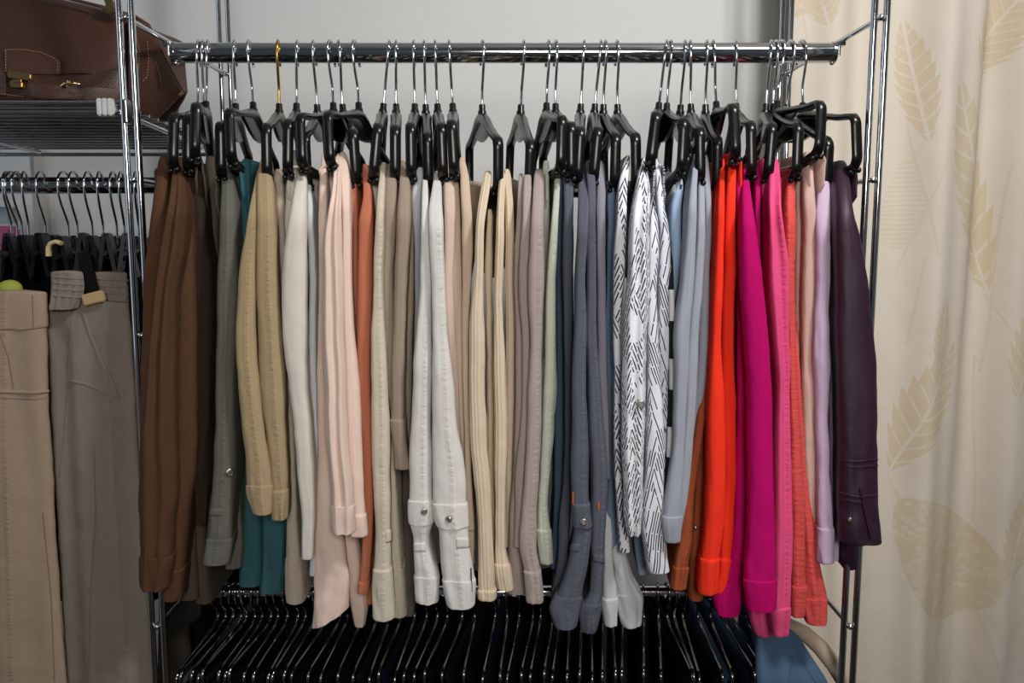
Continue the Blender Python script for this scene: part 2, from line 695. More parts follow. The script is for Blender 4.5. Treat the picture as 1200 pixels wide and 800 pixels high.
def rod(x0, x1, y, z, r, name='hanging_rod'):
    pts = [(x0, y, z), (x1, y, z)]
    o = MB().tube(pts, r, 28).build(name, CHROME, rack)
    for x, s in ((x0, 1), (x1, -1)):
        mb = MB()
        mb.tube([(x - s * 0.001, y, z), (x + s * 0.004, y, z)], r + 0.0012, 24)
        mb.box((x - s * 0.004, y - 0.004, z + r * 0.7), (0.012, 0.022, 0.005))
        mb.tube([(x - s * 0.002, y - 0.012, z + r * 0.7), (x - s * 0.002, y - 0.012, z - 0.006)], 0.0025, 8)
        mb.ball((x + s * 0.004, y - r * 0.4, z - r - 0.001), 0.0028)
        mb.build('rod_bracket', CHROME2, o)
    return o


rod(XL + 0.008, XR - 0.008, YR, ZROD, ROD_R)
rod(XL + 0.008, XR - 0.008, YR, ZLOW, 0.0095)
YLR = 1.245
ZLR = P(100, 217, YLR).z
rod(-1.30, XL - 0.004, YLR, ZLR, 0.0118)

# ------------------------------------------------------------------ black trouser hangers
# local frame: origin at the rod centre, -Y towards the viewer, X across the hanger
HK = []
for k in range(15):
    a = math.radians(-35 + k * 205 / 14)          # from behind the rod, over it, to its front
    HK.append((0, 0.0 + math.cos(a) * 0.0172, math.sin(a) * 0.0155 + 0.0))
HK = [Vector(p) for p in HK]
hook_path = [HK[0] + Vector((0, 0.002, -0.005))] + HK + [Vector((0, -0.0145, -0.016)), Vector((0, -0.010, -0.026)), Vector((0, -0.004, -0.038)),
             Vector((0, -0.0008, -0.045)), Vector((0, 0, -0.050)), Vector((0, 0, -0.062)), Vector((0, 0, -0.074))]
HL, HS, HBOT = 0.140, -0.118, -0.176


def arc2(c, r, a0, a1, n):
    return [Vector((0, c[0] + r * math.cos(math.radians(a0 + (a1 - a0) * i / n)), c[1] + r * math.sin(math.radians(a0 + (a1 - a0) * i / n)))) for i in range(n + 1)]


def hanger_meshes():
    hook = MB().tube(hook_path, 0.00185, 8)
    fr = MB()
    rc = 0.013
    loop = [Vector((0, 0.0, -0.083)), Vector((0, -0.02, -0.0865))]
    sl = math.atan2(0.0865 + HS, 0)  # noqa
    loop += [Vector((0, -0.06, -0.0985)), Vector((0, -0.10, -0.110))]
    loop += arc2((-HL + rc, HS - 0.0105), rc, 112, 180, 5)
    loop += [Vector((0, -HL, (HS + HBOT) / 2))]
    loop += arc2((-HL + rc, HBOT + rc), rc, 180, 262, 6)
    loop += [Vector((0, -0.06, HBOT)), Vector((0, 0, HBOT)), Vector((0, 0.06, HBOT))]
    full = loop[:]
    for p in reversed(loop[1:-3]):
        full.append(Vector((0, -p.y, p.z)))
    m = len(full)
    w, t = [], []
    for p in full:
        d = abs(p.y) / HL
        w.append(0.0128 if d < 0.95 else 0.0124)
        t.append(0.0075 if p.z > HS - 0.008 else 0.006)
        if p.z > -0.1 and d < 0.3:
            w[-1] = 0.015
            t[-1] = 0.012
    fr.ribbon(full, (1, 0, 0), w, t, closed=True)
    # web plate between the shoulders
    wv = []
    for x in (-0.002, 0.002):
        wv += [Vector((x, -0.075, -0.103)), Vector((x, -0.02, -0.086)), Vector((x, 0.02, -0.086)), Vector((x, 0.075, -0.103)),
               Vector((x, 0.03, -0.113)), Vector((x, 0, -0.116)), Vector((x, -0.03, -0.113))]
    fr.add(wv, [tuple(range(7)), tuple(range(13, 6, -1))] + [(i, 7 + i, 7 + (i + 1) % 7, (i + 1) % 7) for i in range(7)])
    # rib along the loop
    neck = MB()
    neck.tube([(0, 0, -0.066), (0, 0, -0.067), (0, 0, -0.074), (0, 0, -0.075), (0, 0, -0.084)], [0.0036, 0.0044, 0.0046, 0.0056, 0.0062], 12)
    pads, knobs = [], []
    for s in (-1, 1):
        pad = MB()
        pads.append(pad)
        pad.ribbon([(0, s * (HL - 0.017), HBOT - 0.0035), (0, s * (HL - 0.034), HBOT - 0.0045), (0, s * (HL - 0.05), HBOT - 0.0035)], (1, 0, 0), 0.012, 0.008)
    for s in (-1, 1):
        knobs.append(MB().ball((0.004, s * (HL - 0.006), HBOT - 0.004), 0.0036))
        knobs.append(MB().ball((-0.004, s * (HL - 0.010), HBOT - 0.0055), 0.0032))
    return hook, fr, neck, pads, knobs


_hk, _fr, _nk, _pd, _kb = hanger_meshes()


def solve(xh, xn, fx, fy):
    """turn, dip and lean of a hanger so that it hangs as seen: neck at column xn, front corner at fx, fy"""
    piv = P(xh, 50, YR)
    piv.z = ZROD
    cols = [0.0, 0.0, 0.0]

    def place(c):
        R = Euler((c[1], c[2], c[0]), 'XYZ').to_matrix()
        n = proj(piv + R @ Vector((0, 0, -0.072)))
        f = proj(piv + R @ Vector((0, -HL, HS)))
        return np.array([n[0] - xn, (f[0] - fx), (f[1] - fy), c[0] * 6, c[1] * 40, c[2] * 25]), R
    c = np.array(cols)
    for it in range(25):
        r, R = place(c)
        J = np.zeros((6, 3))
        for i in range(3):
            e = c.copy()
            e[i] += 1e-4
            J[:, i] = (place(e)[0] - r) / 1e-4
        st = np.linalg.lstsq(J, -r, rcond=None)[0]
        c = c + np.clip(st, -0.15, 0.15)
        c = np.clip(c, [-0.95, -0.30, -0.5], [0.95, 0.30, 0.5])
    return piv, c


HANG = [  # hook, neck, front corner column and row, what it carries
    (233, 231, 204, 134, 'brown suede'), (238, 238, 220, 136, 'dark brown'), (243, 241, 230, 121, 'olive-brown'),
    (275, 276, 258, 146, 'grey-green'), (293, 297, 268, 128, 'teal'), (326, 327, 312, 148, 'tan'),
    (348, 347, 338, 142, 'pale taupe'), (388, 391, 351, 134, 'off-white'), (368, 372, 357, 160, 'charcoal-taupe'),
    (417, 421, 383, 132, 'blush pink'), (397, 402, 414, 155, 'terracotta'), (455, 448, 443, 148, 'cream'),
    (464, 464, 463, 150, 'taupe'), (485, 486, 481, 147, 'pale grey'), (497, 499, 501, 160, 'white denim'),
    (510, 513, 517, 147, 'pinkish beige'), (527, 531, 529, 143, 'sand beige'), (565, 565, 584, 165, 'cream corduroy'),
    (613, 610, 622, 170, 'mauve-grey'), (642, 640, 659, 137, 'sage green'), (651, 651, 670, 146, 'petrol blue'),
    (684, 680, 680, 152, 'slate grey denim'), (703, 696, 701, 152, 'lilac-grey'), (709, 707, 722, 160, 'steel blue'),
    (723, 724, 745, 160, 'black-dashed white'), (780, 771, 769, 132, 'fine-striped white'), (785, 781, 802, 140, 'black and white banded'),
    (802, 797, 807, 182, 'light blue'), (809, 810, 820, 152, 'grey-blue chambray'), (828, 827, 841, 165, 'rust'),
    (836, 840, 859, 122, 'red-orange'), (862, 863, 880, 145, 'magenta'), (903, 897, 905, 147, 'hot pink'),
    (909, 906, 936, 146, 'coral'), (914, 910, 963, 118, 'dusty pink'), (926, 922, 972, 166, 'lilac'), (939, 941, 1003, 135, 'dark purple leather'),
]
first = None
BAR = {}
for xh, xn, fx, fy, nm in HANG:
    piv, c = solve(xh, xn, fx, fy)
    hook_word = 'brass hook' if nm == 'tan' else 'chrome hook'
    t = thing('trouser_hanger', piv, 'black plastic hanger with %s carrying the %s trousers' % (hook_word, nm), 'hanger', 'black hangers on the upper rod')
    t.rotation_euler = (c[1], c[2], c[0])
    Rm = Euler((c[1], c[2], c[0]), 'XYZ').to_matrix()
    BAR[nm] = (piv + Rm @ Vector((0, -HL + 0.02, HBOT)), piv + Rm @ Vector((0, HL - 0.02, HBOT)))
    if first is None:
        first = t
        for mb, nme, mt in ((_hk, 'hook', CHROME), (_fr, 'frame', BLACK_PLASTIC), (_nk, 'neck', BLACK_PLASTIC)) + tuple((q, 'grip_pad', BLACK_RUBBER) for q in _pd) + tuple((q, 'stud', BLACK_PLASTIC) for q in _kb):
            o = mb.build(nme, mt)
            o.parent = t
    else:
        for ch in list(first.children):
            q = ch.copy()
            q.parent = t
            COL.objects.link(q)
            if nm == 'tan' and q.name.startswith('hook'):
                q.data = q.data.copy()
                q.data.materials[0] = BRASS

# ------------------------------------------------------------------ trousers on the upper rod
G_ = 'trousers on the upper rod'
S2 = (0.0045, -0.0045)
M = {}


def F(key, *a, **k):
    M[key] = fabric('cloth_' + key, *a, **k)


F('brown', (82, 57, 41), kind='suede', wr=0.5, weave=0.4)
F('darkbrown', (56, 46, 39), seam=(0.003,), wr=0.8)
F('olivebrown', (80, 72, 62), wr=0.6)
F('greygreen', (100, 100, 92), seam=(0.002,), stitch=(124, 123, 114), wr=0.8)
F('teal', (52, 94, 103), wr=0.5)
F('tan', (168, 148, 116), seam=(0.0035,), stitch=(95, 75, 45), wr=0.7)
F('paletaupe', (182, 168, 156), wr=0.8)
F('offwhite', (214, 209, 200), wr=0.7)
F('bluewhite', (200, 204, 208), wr=0.6)
F('charcoaltaupe', (92, 82, 76), wr=0.5)
F('blush', (226, 203, 190), wr=0.25, weave=0.5)
F('terracotta', (188, 114, 88), wr=0.8)
F('cream', (208, 199, 182), seam=(0.003,), stitch=(170, 155, 125), wr=0.9)
F('sagewhite', (190, 192, 180), wr=0.6)
F('taupe', (156, 140, 126), wr=0.6)
F('darktaupe', (98, 90, 85), wr=0.6)
F('palegrey', (196, 200, 208), wr=0.6)
F('whitedenim', (219, 217, 214), seam=(0.004,), stitch=(150, 148, 146), wr=0.7)
F('pinkbeige', (206, 186, 172), wr=0.6)
F('sand', (200, 180, 160), wr=0.6)
F('cord', (216, 199, 175), kind='cord', wr=1.0)
F('mauve', (172, 158, 154), seam=(0.004,), stitch=(140, 126, 122), wr=0.5)
F('sage', (190, 196, 181), seam=(0.003,), stitch=(150, 155, 140), wr=0.8)
F('petrol', (66, 84, 104), wr=0.6)
F('slate', (88, 92, 106), seam=(0.0045,), stitch=(112, 115, 127), wr=1.0, weave=1.4)
F('lilacgrey', (146, 144, 156), wr=0.6)
F('steel', (108, 132, 158), wr=0.6)
F('dash', (232, 235, 243), kind='dash', wr=0.6)
F('fine', (224, 228, 238), kind='fine', wr=0.6)
F('check', (222, 222, 224), kind='check', wr=0.4)
F('lightblue', (158, 182, 210), wr=0.5)
F('chambray', (164, 170, 184), kind='chambray', wr=0.4)
F('rust', (158, 80, 50), seam=(0.003,), stitch=(120, 45, 20), wr=0.9)
F('redorange', (244, 54, 32), wr=0.35, weave=0.6)
F('magenta', (184, 0, 100), wr=0.2, weave=0.5)
F('hotpink', (226, 80, 132), seam=(0.004,), stitch=(185, 45, 90), wr=0.6)
F('coral', (214, 84, 82), seam=(0.003, -0.004), stitch=(160, 40, 40), wr=0.9)
F('dusty', (204, 170, 160), wr=0.9)
F('lilac', (198, 174, 202), wr=0.8)
F('purple', (46, 22, 42), kind='leather', rough=0.5, wr=0.3)

SEAM_DARK = plain('dark_thread', (60, 50, 42), 0.9)
SEAM_LIGHT = plain('pale_thread', (190, 185, 175), 0.9)
ORANGE_TH = plain('orange_thread', (190, 95, 30), 0.9)
RIVET = metal('rivet_metal', (196, 190, 182), 0.4)

# trousers: colour words, label, legs [material, distance, rows (row, left, right), options]
TR = [
 ('brown suede', 'brown suede trousers, leftmost on the upper rod', [
  ('brown', 1.015, [(182,187,197),(220,183,197),(260,178,196),(330,170,188),(400,167,180),(480,165,174),(560,164,171),(600,164,170)], dict(depth=.06)),
  ('brown', 1.000, [(184,205,216),(230,200,218),(290,188,216),(350,182,207),(450,172,205),(550,164,206),(580,163,206),(610,165,203),(650,166,201),(687,166,196)], dict(cuff=650, depth=.10, pleat=2)),
  ('brown', 1.035, [(190,213,222),(260,216,227),(350,205,230),(450,203,231),(540,203,230),(600,198,221),(650,196,217),(700,194,212)], dict(cuff=664, depth=.18))]),
 ('dark brown', 'narrow dark brown trousers squeezed beside the brown suede pair', [
  ('darkbrown', 1.05, [(190,222,238),(260,226,241),(330,229,250),(450,229,248),(540,229,245),(580,231,244),(611,231,242)], dict(cuff=540, depth=.2))]),
 ('olive-brown', 'olive-brown trousers between the dark brown and grey-green pairs, ending low', [
  ('olivebrown', 1.085, [(183,241,252),(230,244,257),(330,246,257),(420,243,253),(560,224,240),(650,226,244),(704,231,251)], dict(depth=.18)),
  ('olivebrown', 1.075, [(560,216,229),(640,215,232),(699,212,236)], dict(depth=.1))]),
 ('grey-green', 'grey-green trousers with cuffs and a leg button, left of the tan pair', [
  ('greygreen', 1.02, [(190,262,271),(255,258,277),(330,256,279),(450,254,275),(540,251,276),(600,245,274),(635,242,272),(657,239,268)], dict(cuff=628, depth=.1, rivets=[(269,553,5)], tabs=[((246,596),(262,596),(260,604),(244,604))])),
  ('greygreen', 1.06, [(205,269,276),(330,275,281),(450,273,280),(540,272,281),(600,272,283),(640,268,285),(662,267,284)], dict(cuff=632, depth=.16))]),
 ('teal', 'teal trousers behind the tan pair with teal cuffs hanging below it', [
  ('teal', 1.075, [(188,270,282),(240,273,285),(300,279,288),(400,283,297),(520,288,306),(600,287,308),(650,284,308),(682,282,307)], dict(cuff=662, depth=.16)),
  ('teal', 1.06, [(186,283,295),(240,284,295),(300,288,300),(400,300,318),(520,308,330),(600,309,334),(650,308,335),(690,307,334)], dict(cuff=664, depth=.16, pleat=1))]),
 ('tan', 'tan twill trousers with dark contrast stitching, ending at short cuffs', [
  ('tan', 1.0, [(190,304,308),(220,297,302),(260,290,301),(330,280,300),(400,278,301),(450,281,306),(500,285,311),(550,291,318),(575,292,320),(599,298,319)], dict(cuff=566, depth=.05)),
  ('tan', 1.005, [(186,305,313),(220,302,321),(260,301,324),(330,301,327),(400,303,331),(450,306,334),(500,312,335),(550,318,337),(580,320,337),(606,321,335)], dict(cuff=572, depth=.06))]),
 ('pale taupe', 'pale taupe trousers right of the tan pair with a buttoned cuff', [
  ('paletaupe', 1.05, [(198,321,331),(260,325,334),(350,329,340),(450,334,345),(550,336,347),(620,336,350),(650,335,352),(702,337,357)], dict(cuff=652, depth=.18))]),
 ('off-white', 'smooth off-white trousers left of the blush pink pair', [
  ('offwhite', 1.06, [(176,338,350),(230,336,348),(300,333,346),(345,333,342)], dict(depth=.06)),
  ('offwhite', 1.0, [(192,352,360),(230,344,360),(280,335,360),(340,330,361),(400,333,360),(450,339,362),(500,345,366),(560,350,369),(610,354,369),(654,354,366)], dict(depth=.06)),
  ('bluewhite', 1.03, [(200,358,364),(260,361,368),(330,362,370),(400,363,371),(480,365,372),(560,364,373),(620,364,374),(673,362,374)], dict(depth=.16, rivets=[(366,588,4)]))]),
 ('charcoal-taupe', 'dark taupe trousers, a thin strip left of the blush pink pair', [
  ('charcoaltaupe', 1.08, [(200,362,373),(260,365,375),(340,367,376),(450,366,376)], dict(depth=.16))]),
 ('blush pink', 'blush pink wide trousers with turned cuffs over a longer flared hem', [
  ('blush', 1.03, [(178,376,384),(230,374,383),(330,373,383),(450,372,384),(550,372,390),(600,371,398),(650,370,406),(690,369,411),(737,367,411)], dict(depth=.10, slant=-22)),
  ('blush', 1.06, [(560,388,408),(620,396,418),(670,404,426),(710,411,430),(733,416,427)], dict(depth=.10)),
  ('blush', 0.985, [(180,394,401),(220,390,401),(280,380,401),(350,378,403),(450,380,406),(520,384,409),(580,389,414),(621,390,416)], dict(cuff=590, depth=.045, pleat=2)),
  ('blush', 1.01, [(178,397,406),(220,400,410),(330,401,412),(450,404,421),(560,408,426),(600,410,428),(625,411,429)], dict(cuff=600, depth=.05)),
  ('blush', 1.07, [(186,383,393),(240,382,393),(320,382,390)], dict(depth=.06))]),
 ('terracotta', 'narrow terracotta orange trousers right of the blush pink pair', [
  ('terracotta', 1.05, [(200,411,420),(250,411,420),(330,413,421),(400,416,422),(500,419,425)], dict(depth=.15)),
  ('terracotta', 1.02, [(192,424,430),(230,425,435),(260,421,438),(330,420,437),(400,419,435),(480,420,435),(550,425,437),(600,426,437),(660,423,434),(692,420,431)], dict(cuff=680, depth=.12)),
  ('terracotta', 1.06, [(500,432,438),(550,433,440),(620,432,441),(680,429,440),(707,429,437)], dict(depth=.12))]),
 ('cream', 'cream cotton trousers with seamed cuffs, right of the terracotta pair', [
  ('sagewhite', 1.07, [(190,434,442),(230,435,446),(300,438,446)], dict(depth=.08)),
  ('cream', 1.005, [(190,446,452),(240,441,450),(330,437,448),(350,437,449),(400,435,451),(450,435,454),(500,436,456),(560,437,457),(610,440,457),(650,440,459),(685,438,461),(721,438,462)], dict(cuff=664, depth=.10, tabs=[((452,622),(459,620),(460,634),(452,636))])),
  ('cream', 1.04, [(440,448,457),(520,454,462),(580,457,466),(640,458,471),(690,460,475),(719,461,476)], dict(cuff=665, depth=.14))]),
 ('taupe', 'short taupe trousers ending well above the neighbours, left of the white denim pair', [
  ('taupe', 1.02, [(188,457,463),(215,452,466),(260,450,465),(330,448,462),(400,451,463),(480,457,466)], dict(depth=.14)),
  ('taupe', 1.01, [(188,469,474),(220,467,480),(260,464,481),(330,462,477),(400,460,475),(450,459,475),(490,458,474),(520,462,475),(547,465,479)], dict(cuff=490, depth=.12)),
  ('taupe', 1.05, [(205,475,482),(280,478,485),(350,476,485),(430,475,483),(500,475,482),(540,476,481)], dict(depth=.14))]),
 ('dark taupe', 'dark grey-taupe trousers hanging low under the short taupe pair', [
  ('darktaupe', 1.08, [(420,474,482),(480,472,481),(560,472,482),(620,473,486),(690,473,488),(720,473,485)], dict(depth=.16))]),
 ('pale grey', 'pale blue-grey trousers, a thin strip just left of the white denim pair', [
  ('palegrey', 1.055, [(196,488,497),(235,482,495),(280,485,496),(330,486,497),(420,484,492)], dict(depth=.15))]),
 ('white denim', 'white denim trousers with riveted knee flaps and wide cuffs', [
  ('whitedenim', 0.995, [(200,496,501),(260,493,503),(330,492,506),(400,486,506),(450,484,506),(500,482,506),(550,480,507),(600,480,507),(614,481,506),(626,484,503),(650,485,507),(672,486,515),(702,488,514)], dict(cuff=672, depth=.10, rivets=[(497,599,4)], tabs=[((485,636),(499,636),(499,646),(485,646))], flap=612)),
  ('whitedenim', 0.985, [(200,509,516),(260,502,520),(330,506,522),(400,507,527),(450,506,532),(500,507,537),(550,509,545),(600,508,549),(620,514,551),(650,515,553),(680,519,556),(707,525,556)], dict(cuff=676, depth=.09, rivets=[(526,608,4)], tabs=[((534,630),(551,630),(552,641),(535,642))], flap=616, slits=[(551,665,552,693)]))]),
 ('pinkish beige', 'pinkish beige trousers, a narrow pair right of the white denim', [
  ('pinkbeige', 1.03, [(186,520,527),(240,520,534),(330,520,532),(420,525,536),(560,531,543)], dict(depth=.08))]),
 ('sand beige', 'sand beige trousers with an open fold, left of the cream corduroy pair', [
  ('sand', 1.035, [(205,531,538),(260,528,541),(330,527,542),(400,530,546),(480,535,546),(550,542,550),(610,545,556),(660,547,557)], dict(depth=.14)),
  ('sand', 1.02, [(184,538,545),(220,540,551),(280,541,554),(350,541,551),(440,542,550),(620,547,556)], dict(depth=.12))]),
 ('cream corduroy', 'cream corduroy trousers with two rounded folds over the bar', [
  ('cord', 1.0, [(200,567,577),(230,562,573),(270,558,568),(330,554,566),(400,550,569),(450,550,569),(520,551,571),(560,555,574),(620,559,577),(665,560,579),(699,562,580)], dict(cuff=688, depth=.10)),
  ('cord', 1.04, [(245,570,577),(330,568,577),(400,570,578),(470,571,580),(540,572,580),(640,574,580)], dict(depth=.12)),
  ('cord', 1.01, [(202,585,594),(230,583,592),(280,581,591),(350,579,589),(440,579,593),(520,579,594),(600,580,592),(640,580,592),(665,579,597),(688,583,600)], dict(cuff=658, depth=.10)),
  ('cord', 1.05, [(198,590,598),(250,592,602),(330,592,603),(420,593,604),(520,593,603),(640,590,599)], dict(depth=.12))]),
 ('mauve-grey', 'mauve-grey trousers right of the cream corduroy pair', [
  ('mauve', 1.03, [(203,608,614),(260,605,615),(330,603,613),(400,604,615),(450,604,619),(550,600,614),(620,597,612),(660,595,614),(691,594,615)], dict(cuff=664, depth=.13)),
  ('mauve', 1.015, [(198,614,622),(250,611,623),(330,607,620),(400,612,622),(470,611,621),(560,604,617),(640,602,613)], dict(depth=.06)),
  ('mauve', 1.0, [(198,625,636),(250,623,637),(330,619,637),(400,622,636),(450,619,635),(550,615,632),(600,611,630),(640,609,628),(665,614,632),(702,617,635)], dict(cuff=666, depth=.12))]),
 ('sage green', 'pale sage green trousers with narrow stitched cuffs', [
  ('sage', 1.02, [(198,650,657),(260,646,654),(330,641,652),(400,639,652),(450,637,652),(500,635,650),(540,634,646),(590,631,642),(620,630,646),(657,633,647)], dict(cuff=618, depth=.14)),
  ('sage', 1.07, [(188,636,644),(230,636,644),(330,635,642),(420,633,639)], dict(depth=.14))]),
 ('petrol blue', 'petrol blue trousers, a dark strip left of the slate grey denim pair', [
  ('petrol', 1.055, [(196,654,661),(280,652,661),(400,652,661),(500,650,661),(600,648,660),(665,644,656)], dict(depth=.16))]),
 ('slate grey denim', 'slate grey denim trousers with wide turned-up cuffs hanging lowest', [
  ('slate', 1.03, [(192,660,672),(250,660,672),(330,659,672),(400,660,672),(480,661,671),(550,660,671),(600,656,669),(650,653,666),(692,648,662)], dict(cuff=676, depth=.14)),
  ('slate', 0.985, [(203,678,687),(250,677,690),(330,675,687),(400,671,687),(480,670,688),(550,669,690),(605,672,692),(620,673,693),(650,668,690),(690,655,682),(712,644,678),(731,650,674)], dict(cuff=696, depth=.10, rivets=[(684,611,4)], tabs=[((668,637),(680,637),(679,646),(668,646))], flap=616, bars=[(672,577,590)])),
  ('slate', 1.005, [(188,685,696),(230,688,698),(330,687,699),(400,687,700),(480,689,706),(550,691,712),(600,691,711),(650,692,708),(690,690,705),(715,678,703),(737,682,698)], dict(cuff=704, depth=.12, tabs=[((695,649),(708,651),(708,660),(694,657))], bars=[(701,588,597)]))]),
 ('lilac-grey', 'lilac-grey trousers between the slate denim and steel blue pairs', [
  ('lilacgrey', 1.05, [(188,698,708),(240,699,710),(330,700,710),(420,700,711),(500,703,714),(560,705,715)], dict(depth=.16))]),
 ('steel blue', 'steel blue trousers whose white hems show under the black-dashed pair', [
  ('steel', 1.055, [(212,712,722),(260,711,721),(350,710,720),(450,712,719),(550,712,721),(620,711,725),(655,710,728)], dict(depth=.15, rivets=[(712,645,4)])),
  ('bluewhite', 1.04, [(590,708,717),(660,706,717),(690,706,722),(730,710,723)], dict(depth=.1, cuff=698, wr=1.5)),
  ('bluewhite', 1.05, [(590,716,725),(640,716,731),(670,718,741),(700,722,754),(715,726,753),(730,731,750)], dict(depth=.08, cuff=692, wr=1.8)),
  ('lightblue', 1.07, [(560,740,752),(620,742,757),(672,748,757)], dict(depth=.1))]),
 ('black-dashed white', 'white trousers printed with black dashes', [
  ('dash', 1.02, [(182,733,740),(220,725,735),(260,722,734),(330,718,731),(400,719,728),(450,719,728),(550,720,729),(600,723,734),(646,726,738)], dict(depth=.12)),
  ('dash', 0.995, [(185,750,757),(225,744,761),(260,737,760),(330,733,760),(400,729,758),(450,729,757),(520,728,755),(570,730,752),(600,731,752),(626,735,751)], dict(depth=.09, pleat=2, rivets=[(751,473,5)]))]),
 ('fine-striped white', 'white trousers with fine grey-black stripes and a slanted hem', [
  ('fine', 1.01, [(225,761,768),(290,760,772),(330,759,769),(400,758,772),(450,757,775),(520,757,779),(570,754,778),(620,752,780),(668,758,784)], dict(depth=.11)),
  ('fine', 1.03, [(186,768,773),(240,770,779),(280,773,785),(330,771,786),(400,770,785),(450,772,783),(520,776,784),(600,776,783)], dict(depth=.12))]),
 ('black and white banded', 'trousers in bold black and white bands, a thin strip left of the light blue pair', [
  ('check', 1.02, [(270,783,787),(350,784,790),(450,784,791),(520,781,790),(577,778,788)], dict(depth=.12))]),
 ('light blue', 'light blue trousers left of the grey-blue chambray pair', [
  ('lightblue', 1.04, [(211,790,801),(250,786,798),(330,787,798),(420,789,798)], dict(depth=.13)),
  ('lightblue', 1.07, [(225,797,806),(300,797,804),(380,796,802)], dict(depth=.13))]),
 ('grey-blue chambray', 'grey-blue streaked chambray trousers with a pale cuff', [
  ('chambray', 1.0, [(180,813,818),(220,809,817),(280,803,815),(330,798,812),(400,791,808),(450,790,805),(520,788,801),(570,780,799),(605,777,797),(632,780,795)], dict(cuff=602, depth=.10)),
  ('chambray', 1.02, [(198,819,826),(270,816,826),(330,812,823),(400,807,819),(450,803,817),(520,799,811),(580,794,806),(628,785,798)], dict(depth=.10)),
  ('chambray', 1.035, [(182,823,830),(250,825,833),(330,821,832),(400,818,831),(450,814,827),(520,806,816),(570,799,809),(622,790,802)], dict(depth=.12))]),
 ('rust', 'rust orange-brown trousers between the chambray and red-orange pairs', [
  ('rust', 1.03, [(420,823,829),(450,823,830),(480,817,827),(550,807,819),(590,801,813),(630,796,811),(655,790,806),(687,786,802)], dict(cuff=662, depth=.13)),
  ('rust', 1.045, [(222,832,840),(330,831,839),(400,828,837),(480,823,832),(550,816,828),(600,812,825),(640,808,825),(680,806,824),(702,808,823)], dict(depth=.14, rivets=[(814,618,4)]))]),
 ('red-orange', 'bright red-orange trousers with plain cuffs', [
  ('redorange', 1.005, [(186,845,850),(240,841,849),(330,837,847),(400,834,845),(480,830,849),(550,829,850),(620,824,845),(650,822,842),(692,820,839)], dict(cuff=652, depth=.11)),
  ('redorange', 1.02, [(178,854,862),(230,851,862),(300,849,862),(350,845,860),(420,845,859),(480,847,862),(550,849,862),(620,844,859),(650,842,857),(692,839,851)], dict(cuff=652, depth=.13))]),
 ('magenta', 'magenta crepe trousers with deep cuffs', [
  ('magenta', 1.02, [(193,863,870),(260,863,870),(330,863,869),(400,864,875),(450,864,878),(550,861,878),(620,857,875),(680,848,871),(700,838,869),(717,840,864)], dict(cuff=682, depth=.13)),
  ('magenta', 0.985, [(198,871,876),(235,869,880),(280,868,886),(330,868,893),(400,872,899),(450,876,902),(550,877,906),(620,876,908),(680,873,909),(711,876,908)], dict(cuff=676, depth=.07)),
  ('magenta', 1.04, [(195,884,890),(250,884,891),(310,886,892)], dict(depth=.06))]),
 ('hot pink', 'hot pink cotton trousers right of the magenta pair', [
  ('hotpink', 1.05, [(186,889,900),(240,893,901),(330,895,903),(450,899,911),(550,901,911)], dict(depth=.13)),
  ('hotpink', 1.005, [(186,902,912),(240,900,915),(330,900,924),(400,905,924),(450,908,924),(550,906,926),(620,905,927),(680,904,926),(710,903,925),(741,906,921)], dict(cuff=708, depth=.10, pleat=1)),
  ('hotpink', 1.045, [(600,890,907),(680,879,906),(710,878,905),(741,886,903)], dict(cuff=706, depth=.09))]),
 ('coral', 'coral red denim trousers with double-stitched seams and flared hems', [
  ('coral', 1.025, [(198,922,932),(260,919,932),(330,921,931),(400,923,932),(450,924,934),(550,925,941),(620,926,943),(680,927,943),(719,926,940)], dict(cuff=684, depth=.13)),
  ('coral', 1.035, [(360,929,933),(450,931,938),(550,936,946),(620,940,954),(680,941,963),(700,942,967),(727,944,967)], dict(cuff=698, depth=.12))]),
 ('dusty pink', 'dusty pink crinkled trousers left of the lilac pair', [
  ('dusty', 1.05, [(192,932,940),(330,931,940),(450,933,941),(520,937,945)], dict(depth=.15)),
  ('dusty', 1.035, [(178,941,953),(260,940,956),(330,939,954),(400,939,953),(470,940,954),(550,942,954),(612,946,955)], dict(depth=.15, wr=1.8))]),
 ('lilac', 'lilac linen trousers left of the dark purple leather pair', [
  ('lilac', 1.025, [(203,957,968),(250,956,972),(330,955,971),(370,953,970),(420,952,971),(480,954,969),(550,956,971),(600,956,973),(656,958,975)], dict(cuff=616, depth=.13, wr=1.6)),
  ('lilac', 1.04, [(215,969,977),(280,972,979),(350,970,980),(450,971,981),(550,971,981),(610,971,982),(654,973,980)], dict(cuff=620, depth=.13, wr=1.4))]),
 ('dark purple leather', 'dark purple leather trousers, rightmost on the upper rod', [
  ('purple', 1.0, [(188,979,991),(240,979,998),(280,979,1007),(330,979,1016),(390,980,1022),(450,981,1026),(500,982,1027),(550,983,1027),(600,983,1028),(620,983,1030),(635,985,1031)], dict(depth=.12, rivets=[(996,608,2.4)])),
  ('purple', 1.06, [(540,984,1001),(620,981,1003),(650,982,1003),(666,988,1001)], dict(depth=.12))]),
]
seed = 100
